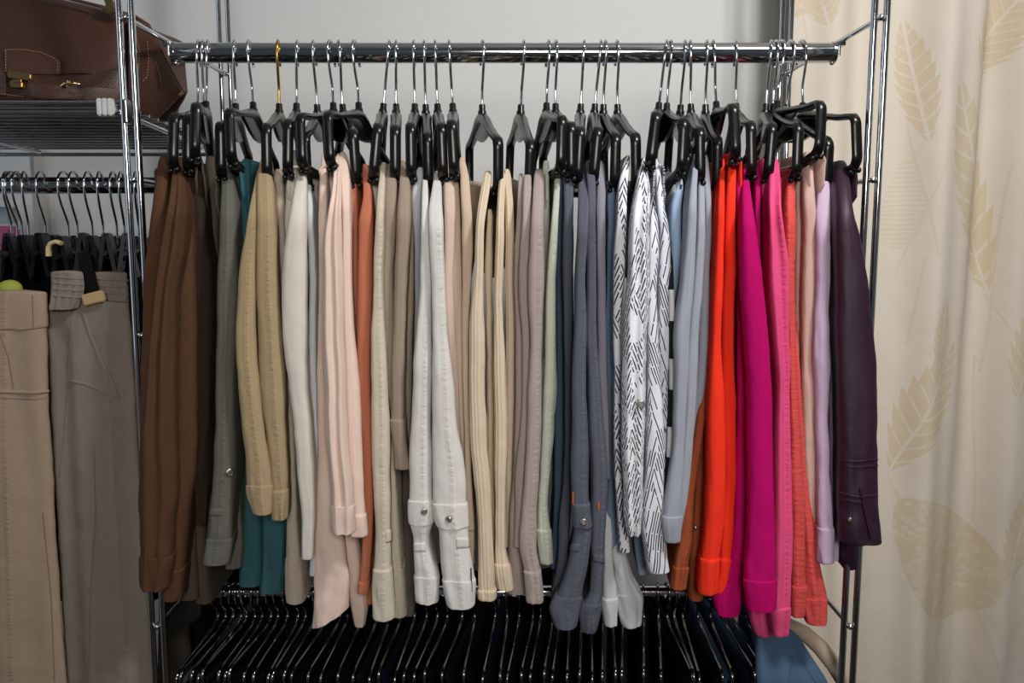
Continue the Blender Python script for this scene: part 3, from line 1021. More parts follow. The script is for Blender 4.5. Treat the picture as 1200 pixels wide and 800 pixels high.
for nm, label, legs in TR:
    cx = sum(k[1] + k[2] for k in legs[0][2]) / (2 * len(legs[0][2]))
    base = P(cx, legs[0][2][0][0], 1.1)
    t = thing('trousers', base, label, 'trousers', G_)
    if nm in BAR:
        tops = [lg for lg in legs if lg[2][0][0] < 240] or legs[:1]
        l_ = min(lg[2][1][1] for lg in tops)
        r_ = max(lg[2][1][2] for lg in tops)
        yr = sum(lg[2][1][0] for lg in tops) / len(tops)
        wl, wr_ = P(l_, yr, 1.08), P(r_, yr, 1.08)
        a, c = BAR[nm]
        d = (c - a).normalized()
        half = min(0.018, max(0.006, (wr_.x - wl.x) / 2 * 0.9))
        ctr = (wl.x + wr_.x) / 2
        vs, fs, uvs = [], [], []
        NA, NB = 12, 22
        for i in range(NA + 1):
            s = i / NA
            p = a + (c - a) * (0.03 + 0.97 * s)
            bx = p.x + (ctr - a.x) * (1 - s) ** 2 * 0.8
            for j in range(NB + 1):
                q = j / NB * 2 - 1
                ang = max(-1, min(1, q * 3)) * PI / 2
                dn = max(0, abs(q) - 1 / 3) * 1.5
                ww = half * (0.5 + 0.34 * (1 - s) ** 2) * math.sin(ang) * (1 + 0.5 * dn * min(1, s * 3))
                wob = 0.0015 * float(vnoise(np.array([s * 6]), np.array([q * 4]), seed)[0])
                vs.append((bx + ww + wob, p.y, p.z + 0.0085 * math.cos(ang) - 0.001 - dn * (0.028 + 0.095 * min(1, s * 2)) - 0.010 * max(0, 0.15 - s) / 0.15 * 0.3))
                uvs.append((s * 0.24, q * 0.15))
        for i in range(NA):
            for j in range(NB):
                fs.append((i * (NB + 1) + j, i * (NB + 1) + j + 1, (i + 1) * (NB + 1) + j + 1, (i + 1) * (NB + 1) + j))
        fo = mesh_obj('bar_fold', vs, fs, M[tops[0][0]], t, uvs=uvs)
        so = fo.modifiers.new('cloth', 'SOLIDIFY')
        so.thickness = 0.0022
    for mat, Yf, keys, op in legs:
        seed += 17
        wr = op.get('wr', 1.0)
        tb = max(0.0, 1.065 - Yf) if keys[0][0] < 300 else 0.02
        kw = dict(depth=op.get('depth', .14), seed=seed, wr=wr, top_back=tb, pleat=op.get('pleat', 0))
        v, f, uv, (z0, z1, zs) = drape(keys, Yf, **kw)
        if op.get('slant'):
            # hem cut on the slant: the right side is shorter
            xs = v[:, 0]
            k0 = np.clip((z0 + 0.09 - v[:, 2]) / 0.09, 0, 1)
            lo, hi = xs[v[:, 2] < z0 + 0.06].min(), xs[v[:, 2] < z0 + 0.06].max()
            v[:, 2] += k0 * 0.03 * np.clip((xs - lo) / (hi - lo), 0, 1)
        leg = mesh_obj('trouser_leg', v, f, M[mat], t, uvs=uv)
        sf = Surf(v, f)
        Yw = Yf + 0.006
        if op.get('cuff'):
            zc = row_to_z(op['cuff'], Yw)
            v2, f2, uv2, _ = drape(keys, Yf, out=0.0014, zlo=z0 - 0.0012, zhi=zc, **kw)
            mesh_obj('cuff', v2, f2, M[mat], leg, uvs=uv2)
        if op.get('flap'):
            zc = row_to_z(op['flap'], Yw)
            v2, f2, uv2, _ = drape(keys, Yf, out=0.0017, zlo=zc, zhi=zc + 0.03, **kw)
            mesh_obj('knee_flap', v2, f2, M[mat], leg, uvs=uv2)
            sf2 = Surf(v2, f2)
        else:
            sf2 = None
        for px, py, r in op.get('rivets', ()):
            s_ = sf2 if (sf2 and sf2.hit(px, py)) else sf
            rivet(s_, px, py, r * 0.00105, RIVET, leg)
        for q in op.get('tabs', ()):
            patch(sf, q, M[mat], leg, 'tab')
        for px, y0, y1 in op.get('bars', ()):
            seam_line(sf, [(px, y0), (px, y1)], ORANGE_TH, leg, 'bar_tack', r=0.0013, off=0.0006)
        for x0, y0, x1, y1 in op.get('slits', ()):
            seam_line(sf, [(x0, y0), (x1, y1)], SEAM_DARK, leg, 'slit', r=0.0008, off=0.0012)
        if nm == 'dark purple leather' and Yf < 1.03:
            for pts in ([(984, 539), (1004, 540), (1028, 538)], [(984, 546), (1004, 547), (1028, 545)], [(984, 577), (1004, 582), (1028, 580)], [(985, 584), (1004, 588), (1010, 588)]):
                seam_line(sf, pts, M['purple'], leg, 'seam', r=0.0013, off=0.0002)
            seam_line(sf, [(1008, 571), (1012, 590), (1016, 610), (1021, 630)], M['purple'], leg, 'zip_seam', r=0.0022, off=0.0004)
# ------------------------------------------------------------------ left unit: wire shelf
shelf_z = P(60, 132, YF).z
zb = P(60, 181, YB).z
sh = thing('wire_shelf', (-0.9, 1.24, shelf_z), 'chrome wire shelf at upper left, under the brown leather bag', 'shelf')
x0, x1 = -1.30, XL - 0.012


def sz(y):
    return shelf_z + 0.006 + (zb + 0.012 - shelf_z - 0.006) * (y - YF) / (YB - YF)


for dz in (0.0, P(60, 121, YF).z - shelf_z):
    MB().tube([(x0, YF, shelf_z + dz), (x1, YF, shelf_z + dz)], 0.0033, 10).build('frame_wire', CHROME, sh)
for dz in (0.0, 0.011):
    MB().tube([(x0, YB, zb + dz), (x1, YB, zb + dz)], 0.0033, 10).build('frame_wire', CHROME, sh)
MB().tube([(x1 - 0.002, YF, shelf_z + 0.001), (x1 - 0.002, YB, zb + 0.001)], 0.0033, 10).build('frame_wire', CHROME, sh)
nW = 13
for i in range(nW):
    y = YF + 0.02 + (YB - YF - 0.03) * i / (nW - 1)
    MB().tube([(x0, y, sz(y) + 0.002), (x1 + 0.004, y, sz(y) + 0.002)], 0.0021, 8).build('shelf_wire', CHROME2, sh)
MB().tube([P(-40, 158, 1.12), P(46, 178, 1.36)], 0.0032, 8).build('brace_wire', CHROME2, sh)
MB().tube([(-0.86, YF, shelf_z - 0.003), (-0.86, YB, zb - 0.003)], 0.003, 8).build('brace_wire', CHROME2, sh)
slv = MB()
a, b = P(115, 126, YF - 0.002), P(134, 126, YF - 0.002)
for k in range(3):
    c = a.lerp(b, (k + 0.5) / 3)
    slv.box((c.x, YF - 0.002, c.z), (0.0056, 0.013, 0.0205), bevel=0.25)
slv.box(((a.x + b.x) / 2, YF - 0.001, a.z), (0.021, 0.011, 0.0185), bevel=0.2)
slv.build('corner_sleeve', plain('sleeve_plastic', (205, 208, 210), 0.35), sh)
slv2 = MB()
c = P(147, 128, YF - 0.006)
slv2.box((c.x - 0.001, YF + 0.001, c.z - 0.002), (0.006, 0.016, 0.028), bevel=0.25)
slv2.build('post_clip', CHROME2, sh)

# ------------------------------------------------------------------ brown leather bag on the shelf
def leather(name, c, rough=0.45):
    k = NT(name)
    tc = k.n('ShaderNodeTexCoord')
    vo = k.n('ShaderNodeTexVoronoi')
    vo.inputs['Scale'].default_value = 420
    k.l(tc.outputs['Object'], vo.inputs['Vector'])
    nz = k.noise(tc.outputs['Object'], 18, 4)
    c = lin(c)
    k.l(k.mix(nz, [x * 0.8 for x in c], [x * 1.2 for x in c]), k.b.inputs['Base Color'])
    k.b.inputs['Roughness'].default_value = rough
    nb = k.bump(vo.outputs['Distance'], 0.35, 0.0008)
    k.l(k.bump(nz, 0.25, 0.006, nb), k.b.inputs['Normal'])
    return k.m


LEATHER = leather('brown_leather', (68, 40, 29))
LEATHER2 = leather('brown_leather_trim', (74, 44, 32), 0.5)
STITCH = plain('bag_thread', (168, 128, 98), 0.8)
bag = thing('handbag', (-0.66, 1.23, shelf_z + 0.012), 'brown leather satchel bag with gold clasps lying on the wire shelf', 'bag')
# body: sections along its length, each a soft closed outline in depth and height
YBF = 1.135
st = []   # x, z bottom, z top, front y, back y
zb0 = shelf_z + 0.010
for px, pyt, yf, yb_ in ((-330, -70, 1.135, 1.36), (-200, -66, 1.13, 1.36), (-60, -30, 1.128, 1.36), (60, -4, 1.13, 1.33), (105, 8, 1.133, 1.32), (130, 14, 1.138, 1.31), (142, 18, 1.146, 1.29), (148, 26, 1.16, 1.27)):
    p = P(px, 100, yf)
    st.append((p.x, zb0, P(px, pyt, yf + 0.05).z, yf, yb_))
vs, fs, NS = [], [], 32
for (x, z0_, z1_, yf, yb_) in st:
    yc, hy = (yf + yb_) / 2, (yb_ - yf) / 2
    for k in range(NS):
        a = 2 * PI * k / NS
        sy, szz = -math.cos(a), math.sin(a)
        ey = math.copysign(abs(sy) ** 0.42, sy)
        ez = math.copysign(abs(szz) ** 0.42, szz)
        t_ = (ez + 1) / 2
        vs.append((x, yc + hy * ey * (1 - 0.38 * t_ ** 1.2), z0_ + (z1_ - z0_) * t_))
for i in range(len(st) - 1):
    for k in range(NS):
        fs.append((i * NS + k, i * NS + (k + 1) % NS, (i + 1) * NS + (k + 1) % NS, (i + 1) * NS + k))
fs += [tuple(range(NS)), tuple((len(st) - 1) * NS + k for k in range(NS))]
body = mesh_obj('body', vs, fs, LEATHER, bag)
BODY_SURF = Surf(vs, fs)
sm = body.modifiers.new('soft', 'SUBSURF')
sm.levels = sm.render_levels = 2
# the pointed end gusset folding out to the right
q = [P(150, 16, 1.16), P(176, 30, 1.18), P(190, 62, 1.2), P(214, 108, 1.235), P(208, 118, 1.235), P(184, 141, 1.22), P(170, 138, 1.2), P(150, 122, 1.15)]
q2 = [Vector((p.x, 1.33 - (p.y - 1.14) * 0.75, p.z + 0.004)) for p in q]
mid = [a.lerp(b, 0.5) + Vector((-0.016, 0, 0.002)) for a, b in zip(q, q2)]
mid[3] = q[3].lerp(q2[3], 0.5) + Vector((-0.004, 0, 0))
n = len(q)
vs = q + mid + q2
fs = [(i, (i + 1) % n, n + (i + 1) % n, n + i) for i in range(n)] + [(n + i, n + (i + 1) % n, 2 * n + (i + 1) % n, 2 * n + i) for i in range(n)]
fs += [tuple(range(n)), tuple(2 * n + i for i in range(n))]
g = mesh_obj('gusset', vs, fs, LEATHER2, bag)
sm = g.modifiers.new('soft', 'BEVEL')
sm.width = 0.004
sm.segments = 3
gs = Surf(vs, fs)
# surface for the trims
bf = BODY_SURF


def bag_patch(pts, name, off, thick, mat):
    top = []
    for a in pts:
        h = bf.hit(*a) or bf.hit(a[0], a[1] - 12) or bf.hit(a[0] - 20, a[1])
        top.append(h[0] + Vector((0, -off, 0)))
    bot = [p + Vector((0, thick + off, 0)) for p in top]
    m = len(top)
    o = mesh_obj(name, top + bot, [tuple(range(m)), tuple(range(2 * m - 1, m - 1, -1))] + [(i, m + i, m + (i + 1) % m, (i + 1) % m) for i in range(m)], mat, bag, smooth=False)
    bv = o.modifiers.new('soft', 'BEVEL')
    bv.width = 0.0012
    bv.segments = 2
    return o


tab = bag_patch([(6, 58), (30, 57), (50, 60), (66, 66), (73, 72), (72, 88), (10, 88)], 'flap_tab', 0.004, 0.006, LEATHER2)
seam_line(bf, [(9, 86), (9, 60), (30, 60), (50, 63), (64, 69), (70, 74), (69, 86)], STITCH, tab, 'stitching', r=0.0006, off=0.0046, step=3.2, dash=0.66)
tab2 = bag_patch([(-40, 78), (-8, 77), (5, 82), (9, 90), (9, 112), (-40, 118)], 'flap_tab', 0.004, 0.006, LEATHER2)
low = bag_patch([(-60, 96), (20, 104), (60, 110), (60, 122), (-60, 122)], 'lower_panel', 0.003, 0.006, LEATHER)
seam_line(bf, [(-40, 106), (0, 109), (30, 113)], STITCH, low, 'stitching', r=0.0006, off=0.004, step=3.2, dash=0.66)
pl = MB()
c = P(24, 89, YBF - 0.003)
pl.box(c, (0.030, 0.008, 0.0085), Matrix.Rotation(math.radians(8), 3, 'Y'), bevel=0.15)
c = P(21, 99, YBF - 0.002)
pl.box(c, (0.017, 0.010, 0.008), Matrix.Rotation(math.radians(6), 3, 'Y'), bevel=0.2)
pl.box(P(21, 95, YBF - 0.008), (0.012, 0.006, 0.003), bevel=0.2)
pl.build('clasp', GOLD, bag)
# belt strap looping along the front
sp = []
for px, py, dy in ((36, 93, -0.012), (31, 96, -0.026), (36, 101, -0.034), (60, 103, -0.034), (78, 102, -0.030), (96, 104, -0.02), (118, 106, -0.010), (150, 108, 0.006)):
    sp.append((px, py, YBF + dy))
vs, fs = [], []
m = len(sp)
for px, py, y in sp:
    a, b = P(px, py - 5, y), P(px, py + 15, y)
    for q_ in (a, b):
        vs.append(q_)
    for q_ in (b, a):
        vs.append(q_ + Vector((0, 0.0035, 0)))
for i in range(m - 1):
    for k in range(4):
        fs.append((i * 4 + k, i * 4 + (k + 1) % 4, (i + 1) * 4 + (k + 1) % 4, (i + 1) * 4 + k))
fs += [(0, 1, 2, 3), (4 * m - 4, 4 * m - 3, 4 * m - 2, 4 * m - 1)]
stp = mesh_obj('strap', vs, fs, LEATHER2, bag)
sm = stp.modifiers.new('soft', 'SUBSURF')
sm.levels = sm.render_levels = 2
stp2 = bag_patch([(34, 88), (60, 86), (100, 86), (148, 90), (150, 112), (100, 108), (60, 104), (36, 98)], 'strap_back', 0.002, 0.004, LEATHER)
tg = MB()
tg.tube([P(71, 101, YBF - 0.036), P(76, 98, YBF - 0.038), P(82, 98.5, YBF - 0.038), P(88, 97.5, YBF - 0.037), P(94, 99, YBF - 0.034)], [0.0012, 0.0022, 0.0016, 0.0022, 0.0012], 10)
tg.tube([P(80, 102, YBF - 0.034), P(81, 94, YBF - 0.036)], 0.0026, 10)
tg.build('toggle', GOLD, bag)
for pts in ([(158, 38), (163, 60), (162, 80), (159, 92)], [(172, 48), (174, 70), (172, 90), (166, 96)], [(182, 72), (186, 85), (189, 100)]):
    seam_line(gs, pts, STITCH, g, 'stitching', r=0.0006, off=0.0006, step=3.2, dash=0.66)
hb = MB()
hb.box(P(129, 2, 1.16), (0.012, 0.008, 0.03), Matrix.Rotation(math.radians(-14), 3, 'Y'), bevel=0.2)
hb.box(P(129, 11, 1.158), (0.022, 0.010, 0.005), Matrix.Rotation(math.radians(14), 3, 'Y'), bevel=0.3)
hb.build('handle_mount', GOLD, bag)
hh = MB()
hh.tube([P(129, -8, 1.17), P(110, -40, 1.2), P(40, -58, 1.22), P(-40, -50, 1.22)], 0.007, 12)
hh.build('handle', LEATHER2, bag)
tp = MB()
tp.tube([P(209, 112, 1.232), P(214, 107, 1.236)], [0.0022, 0.003], 10)
tp.build('corner_tip', GOLD, bag)
ed = MB()
ed.tube([P(-60, -30, 1.165), P(75, -3, 1.162), P(120, 8, 1.16), P(158, 19, 1.165), P(174, 29, 1.185), P(192, 66, 1.205), P(214, 108, 1.24)], 0.0022, 8)
ed.build('edge_piping', LEATHER2, bag)

# ------------------------------------------------------------------ clip hangers on the left rod
CLIP_BLACK = plain('clip_plastic', (10, 10, 11), 0.38, 0, 0.25)


def clip_hanger_meshes():
    hook = []
    R_ = 0.0148
    for k in range(17):
        a = math.radians(-40 + k * 215 / 16)
        hook.append(Vector((0, math.cos(a) * R_ * 1.35 - 0.004, math.sin(a) * R_ * 1.12 + 0.0016)))
    hook += [Vector((0, -0.0235, -0.014)), Vector((0, -0.018, -0.026)), Vector((0, -0.006, -0.044)), Vector((0, -0.0008, -0.052)), Vector((0, 0, -0.058)), Vector((0, 0, -0.085))]
    hk = MB().tube(hook, 0.00185, 8)
    bar = MB()
    bar.tube([(0, -0.145, -0.098), (0, -0.06, -0.095), (0, 0, -0.092), (0, 0.06, -0.095), (0, 0.145, -0.098)], 0.0034, 10)
    bar.box((0, 0, -0.092), (0.012, 0.03, 0.016), bevel=0.25)
    bar.tube([(0, 0, -0.074), (0, 0, -0.09)], [0.0042, 0.006], 10)
    clips = []
    for s in (-1, 1):
        cl = MB()
        for x, tl in ((-1, 9), (1, -9)):
            R = Matrix.Rotation(math.radians(tl), 3, 'Y')
            cl.box((x * 0.006, s * 0.118, -0.1), (0.005, 0.030, 0.058), R, bevel=0.3)
        cl.tube([(-0.009, s * 0.118, -0.103), (0.009, s * 0.118, -0.103)], 0.004, 10)
        clips.append(cl)
    return hk, bar, clips


ck, cb, cc = clip_hanger_meshes()
LH = [(10, 8), (17, -4), (22, 4), (30, 14), (50, 4), (77, -2), (88, 2), (105, 4), (118, 10), (134, 6), (143, 10), (160, 12)]
ords = ['first', 'second', 'third', 'fourth', 'fifth', 'sixth', 'seventh', 'eighth', 'ninth', 'tenth', 'eleventh', 'twelfth', 'thirteenth', 'fourteenth', 'fifteenth']
firstc = None
clip_h = []
for i, (px, yaw) in enumerate(LH):
    piv = P(px, 212, YLR)
    piv.z = ZLR
    t = thing('clip_hanger', piv, 'black clip hanger with bent chrome hook, %s from the left on the left rod' % ords[i], 'hanger', 'clip hangers on the left rod')
    t.rotation_euler = (math.radians(random.uniform(-2, 2)), 0, math.radians(yaw + 4))
    clip_h.append(t)
    if firstc is None:
        firstc = t
        for mb, nme, mt in [(ck, 'hook', CHROME), (cb, 'crossbar', CLIP_BLACK)] + [(c_, 'clip', CLIP_BLACK) for c_ in cc]:
            o = mb.build(nme, mt)
            o.parent = t
    else:
        for ch in list(firstc.children):
            q = ch.copy()
            q.parent = t
            COL.objects.link(q)

# two pairs facing the viewer and the dark ones behind them
F('greypants', (132, 122, 113), wr=0.9, seam=(0.028,), stitch=(105, 96, 88))
F('beigepants', (160, 140, 121), wr=0.8, seam=(-0.03, 0.036), stitch=(140, 118, 98))
F('blackcloth', (11, 11, 13), wr=0.8)
F('navycloth', (15, 20, 34), wr=0.8)
F('browncloth', (24, 20, 18), wr=0.8)
F('greycloth', (60, 56, 53), wr=0.8)
F('denimcloth', (44, 66, 92), wr=0.9, seam=(0.004,), stitch=(110, 120, 130))


THR = plain('taupe_thread', (118, 104, 92), 0.9)


t = thing('trousers', P(110, 330, 1.1), 'grey-taupe cotton trousers with elastic waistband clipped up on the left rod', 'trousers', 'trousers on the left rod')
keys = [(352, 60, 152), (375, 47, 154), (395, 56, 156), (450, 60, 159), (560, 65, 165), (690, 72, 175), (800, 79, 182), (860, 82, 187)]
v, f, uv, _ = drape(keys, 1.075, depth=.05, seed=901, top_back=0.0, round_top=0.004, pleat=3, wr=1.3)
gl = mesh_obj('trouser_leg', v, f, M['greypants'], t, uvs=uv)
sf = Surf(v, f)
v2, f2, uv2, _ = drape([(317, 62, 98), (330, 63, 100), (345, 62, 98), (362, 60, 93)], 1.06, depth=.02, seed=905, top_back=0, round_top=0.003, pleat=4)
wb = mesh_obj('waistband', v2, f2, M['greypants'], t, uvs=uv2)
v3, f3, uv3, _ = drape([(318, 110, 150), (335, 106, 151), (358, 108, 152), (372, 104, 153)], 1.09, depth=.02, seed=907, top_back=0, round_top=0.003, pleat=5)
wb2 = mesh_obj('waistband', v3, f3, M['greypants'], t, uvs=uv3)
for s_, par, rows in ((Surf(v2, f2), wb, (324, 331, 338, 346)), (Surf(v3, f3), wb2, (326, 334, 342, 350))):
    for y in rows:
        a = (63, 97) if par is wb else (110, 150)
        seam_line(s_, [(a[0], y), ((a[0] + a[1]) / 2, y + 1.5), (a[1], y + 2.5)], M['greypants'], par, 'elastic_rib', r=0.0016, off=-0.0004)
seam_line(sf, [(98, 366), (106, 392), (118, 420), (131, 444), (138, 466)], M['greypants'], gl, 'pocket_edge', r=0.0019, off=0.0004)
seam_line(sf, [(84, 446), (98, 449), (112, 454), (126, 461), (138, 468)], M['greypants'], gl, 'pocket_edge', r=0.0016, off=0.0004)
seam_line(sf, [(84, 362), (81, 420), (78, 470), (70, 560)], THR, gl, 'seam', r=0.0006, off=0.0001)
seam_line(sf, [(110, 520), (112, 600), (106, 690), (104, 798)], THR, gl, 'seam', r=0.0007, off=0.0001)
tb = MB()
c = P(110, 349, 1.062)
tb.box(c, (0.027, 0.007, 0.014), Matrix.Rotation(math.radians(-14), 3, 'Y'), bevel=0.2)
tbo = tb.build('clip_pad', plain('tan_wood', (176, 150, 112), 0.5), clip_h[7])
tbo.parent = None
tbo.matrix_parent_inverse.identity()
tbo.parent = clip_h[7]
tbo.matrix_parent_inverse = (Matrix.Translation(clip_h[7].location) @ clip_h[7].rotation_euler.to_matrix().to_4x4()).inverted()
jaw = MB()
c1 = P(99, 300, 1.068)
jaw.box(P(104, 322, 1.066), (0.016, 0.006, 0.058), Matrix.Rotation(math.radians(-10), 3, 'Y'), bevel=0.3)
jo = jaw.build('clip_arm', CLIP_BLACK)
jo.parent = clip_h[7]
jo.matrix_parent_inverse = tbo.matrix_parent_inverse.copy()

t = thing('trousers', P(25, 345, 1.1), 'beige chino trousers at the far left edge, clipped by the waistband', 'trousers', 'trousers on the left rod')
keys = [(342, -95, 54), (384, -97, 55), (460, -98, 58), (560, -98, 62), (700, -98, 71), (800, -98, 78), (860, -98, 82)]
v, f, uv, _ = drape(keys, 1.05, depth=.05, seed=921, top_back=0.0, round_top=0.004, pleat=3, wr=1.3)
bl = mesh_obj('trouser_leg', v, f, M['beigepants'], t, uvs=uv)
sf = Surf(v, f)
v2, f2, uv2, _ = drape(keys, 1.05, depth=.05, seed=921, top_back=0.0, round_top=0.004, pleat=3, wr=1.3, out=0.002, zlo=row_to_z(385, 1.056), zhi=row_to_z(341, 1.056))
bw = mesh_obj('waistband', v2, f2, M['beigepants'], bl, uvs=uv2)
seam_line(sf, [(-10, 458), (20, 459), (40, 460), (56, 458)], M['beigepants'], bl, 'pocket_edge', r=0.002, off=0.0006)
seam_line(sf, [(0, 392), (10, 420), (16, 456)], THR, bl, 'seam', r=0.0006, off=0.0001)
seam_line(sf, [(-10, 466), (20, 467), (40, 468), (54, 466)], THR, bl, 'seam', r=0.0005, off=0.0001)
seam_line(sf, [(50, 600), (60, 700), (64, 798)], THR, bl, 'seam', r=0.0006, off=0.0001)
seam_line(Surf(v2, f2), [(38, 346), (39, 384)], THR, bw, 'seam', r=0.0006, off=0.0001)

dk = [(0, 44, 'black', 1.2, 306), (30, 70, 'black', 1.15, 300), (45, 82, 'black', 1.19, 296), (100, 128, 'black', 1.22, 292), (130, 160, 'black', 1.17, 294), (150, 178, 'black', 1.25, 300), (60, 110, 'black', 1.28, 294)]
dw = ['behind the beige chinos', 'between the beige and grey-taupe pairs', 'behind the grey-taupe waistband', 'right of the tan clip pad', 'behind the chrome front post', 'beside the brown suede pair', 'deepest behind the grey-taupe pair']
for k, (a, b, c_, Y, y0) in enumerate(dk):
    t = thing('dark_garment', P((a + b) / 2, y0, Y), 'black folded garment hanging on the left rod %s' % dw[k], 'clothing', 'dark garments on the left rod')
    w = (b - a)
    v, f, uv, _ = drape([(y0, a + 3, b - 2), (y0 + 20, a, b), (500, a + 4, b), (700, a + 16, b + 10)], Y, depth=.12, seed=940 + k * 7, top_back=0.0)
    mesh_obj('cloth', v, f, M['blackcloth'], t, uvs=uv)

lime = MB()
for k in range(1):
    lime.ball(P(12, 338, 1.09), 0.014, (1.05, 0.9, 0.8), 16)
    lime.ball(P(4, 340, 1.10), 0.013, (1.0, 0.9, 0.8), 16)
lo = lime.build('lime_cloth', plain('lime_green', (150, 158, 66), 0.8, bump=0.3))
tag(lo, 'small lime green rolled cloth above the beige chino waistband', 'cloth')
loop = MB()
loop.ribbon([P(57, 300, 1.1), P(57, 290, 1.1), P(60, 285, 1.1), P(66, 283, 1.1), P(72, 285, 1.1)], (0, 1, 0), 0.01, 0.005)
lo = loop.build('cream_loop', plain('cream_plastic', (198, 176, 130), 0.5))
tag(lo, 'small cream curved loop among the black clips', 'hanger loop')
pk = MB()
pk.box(P(4, 278, 1.40), (0.045, 0.03, 0.036), bevel=0.2)
o = pk.build('pink_pouch', plain('pink_cloth', (196, 96, 150), 0.8, bump=0.3))
tag(o, 'bright pink pouch at the left edge behind the left rod', 'pouch')
bx = MB()
bx.box(P(2, 252, 1.41), (0.04, 0.03, 0.026), bevel=0.1)
o = bx.build('pale_box', plain('pale_card', (190, 205, 220), 0.6))
tag(o, 'pale blue-white box edge above the pink pouch', 'box')

# ------------------------------------------------------------------ lower rod: chrome open-ended hangers with dark trousers
RL = 0.0095


def open_hanger():
    pts = []
    for k in range(13):
        a = math.radians(-30 + k * 200 / 12)
        pts.append(Vector((0, math.cos(a) * (RL + 0.0028), math.sin(a) * (RL + 0.0022))))
    pts += [Vector((0, -0.0115, -0.010)), Vector((0, -0.0045, -0.021)), Vector((0, 0.0015, -0.030)), Vector((0, 0.002, -0.0365)), Vector((0, -0.003, -0.0425)), Vector((0, -0.014, -0.0465)),
            Vector((0, -0.05, -0.0525)), Vector((0, -0.08, -0.0565)), Vector((0, -0.104, -0.060))]
    for k in range(1, 8):
        a = math.radians(100 + k * 160 / 7)
        pts.append(Vector((0, -0.106 + math.cos(a) * 0.012, -0.072 + math.sin(a) * 0.012)))
    pts += [Vector((0, -0.08, -0.083)), Vector((0, 0.0, -0.079)), Vector((0, 0.14, -0.074)), Vector((0, 0.155, -0.071))]
    return MB().tube(pts, 0.0022, 8)


oh = open_hanger()
tipm = MB().tube([(0, 0.150, -0.0725), (0, 0.162, -0.0695)], [0.003, 0.0032], 10)
LOWH = [252, 264, 273, 280, 287, 298, 306, 316, 324, 335, 347, 358, 370, 383, 396, 406, 424, 441, 455, 470, 486, 500, 511, 525, 541, 556, 581, 594, 610, 624, 634, 648, 658, 668, 683, 695, 706, 717, 730, 754, 771, 782, 791, 803, 818, 833, 847, 859, 876, 920]
ABOVE = [(250, 'olive-brown'), (282, 'grey-green'), (336, 'teal'), (365, 'pale taupe'), (432, 'blush pink'), (478, 'cream'), (558, 'white denim'), (602, 'cream corduroy'), (636, 'mauve-grey'), (704, 'slate grey denim'), (756, 'steel blue'), (785, 'striped white'), (822, 'rust'), (852, 'red-orange'), (872, 'magenta'), (926, 'hot pink')]


def above(px):
    for lim, nm in ABOVE:
        if px <= lim:
            return nm
    return 'coral'


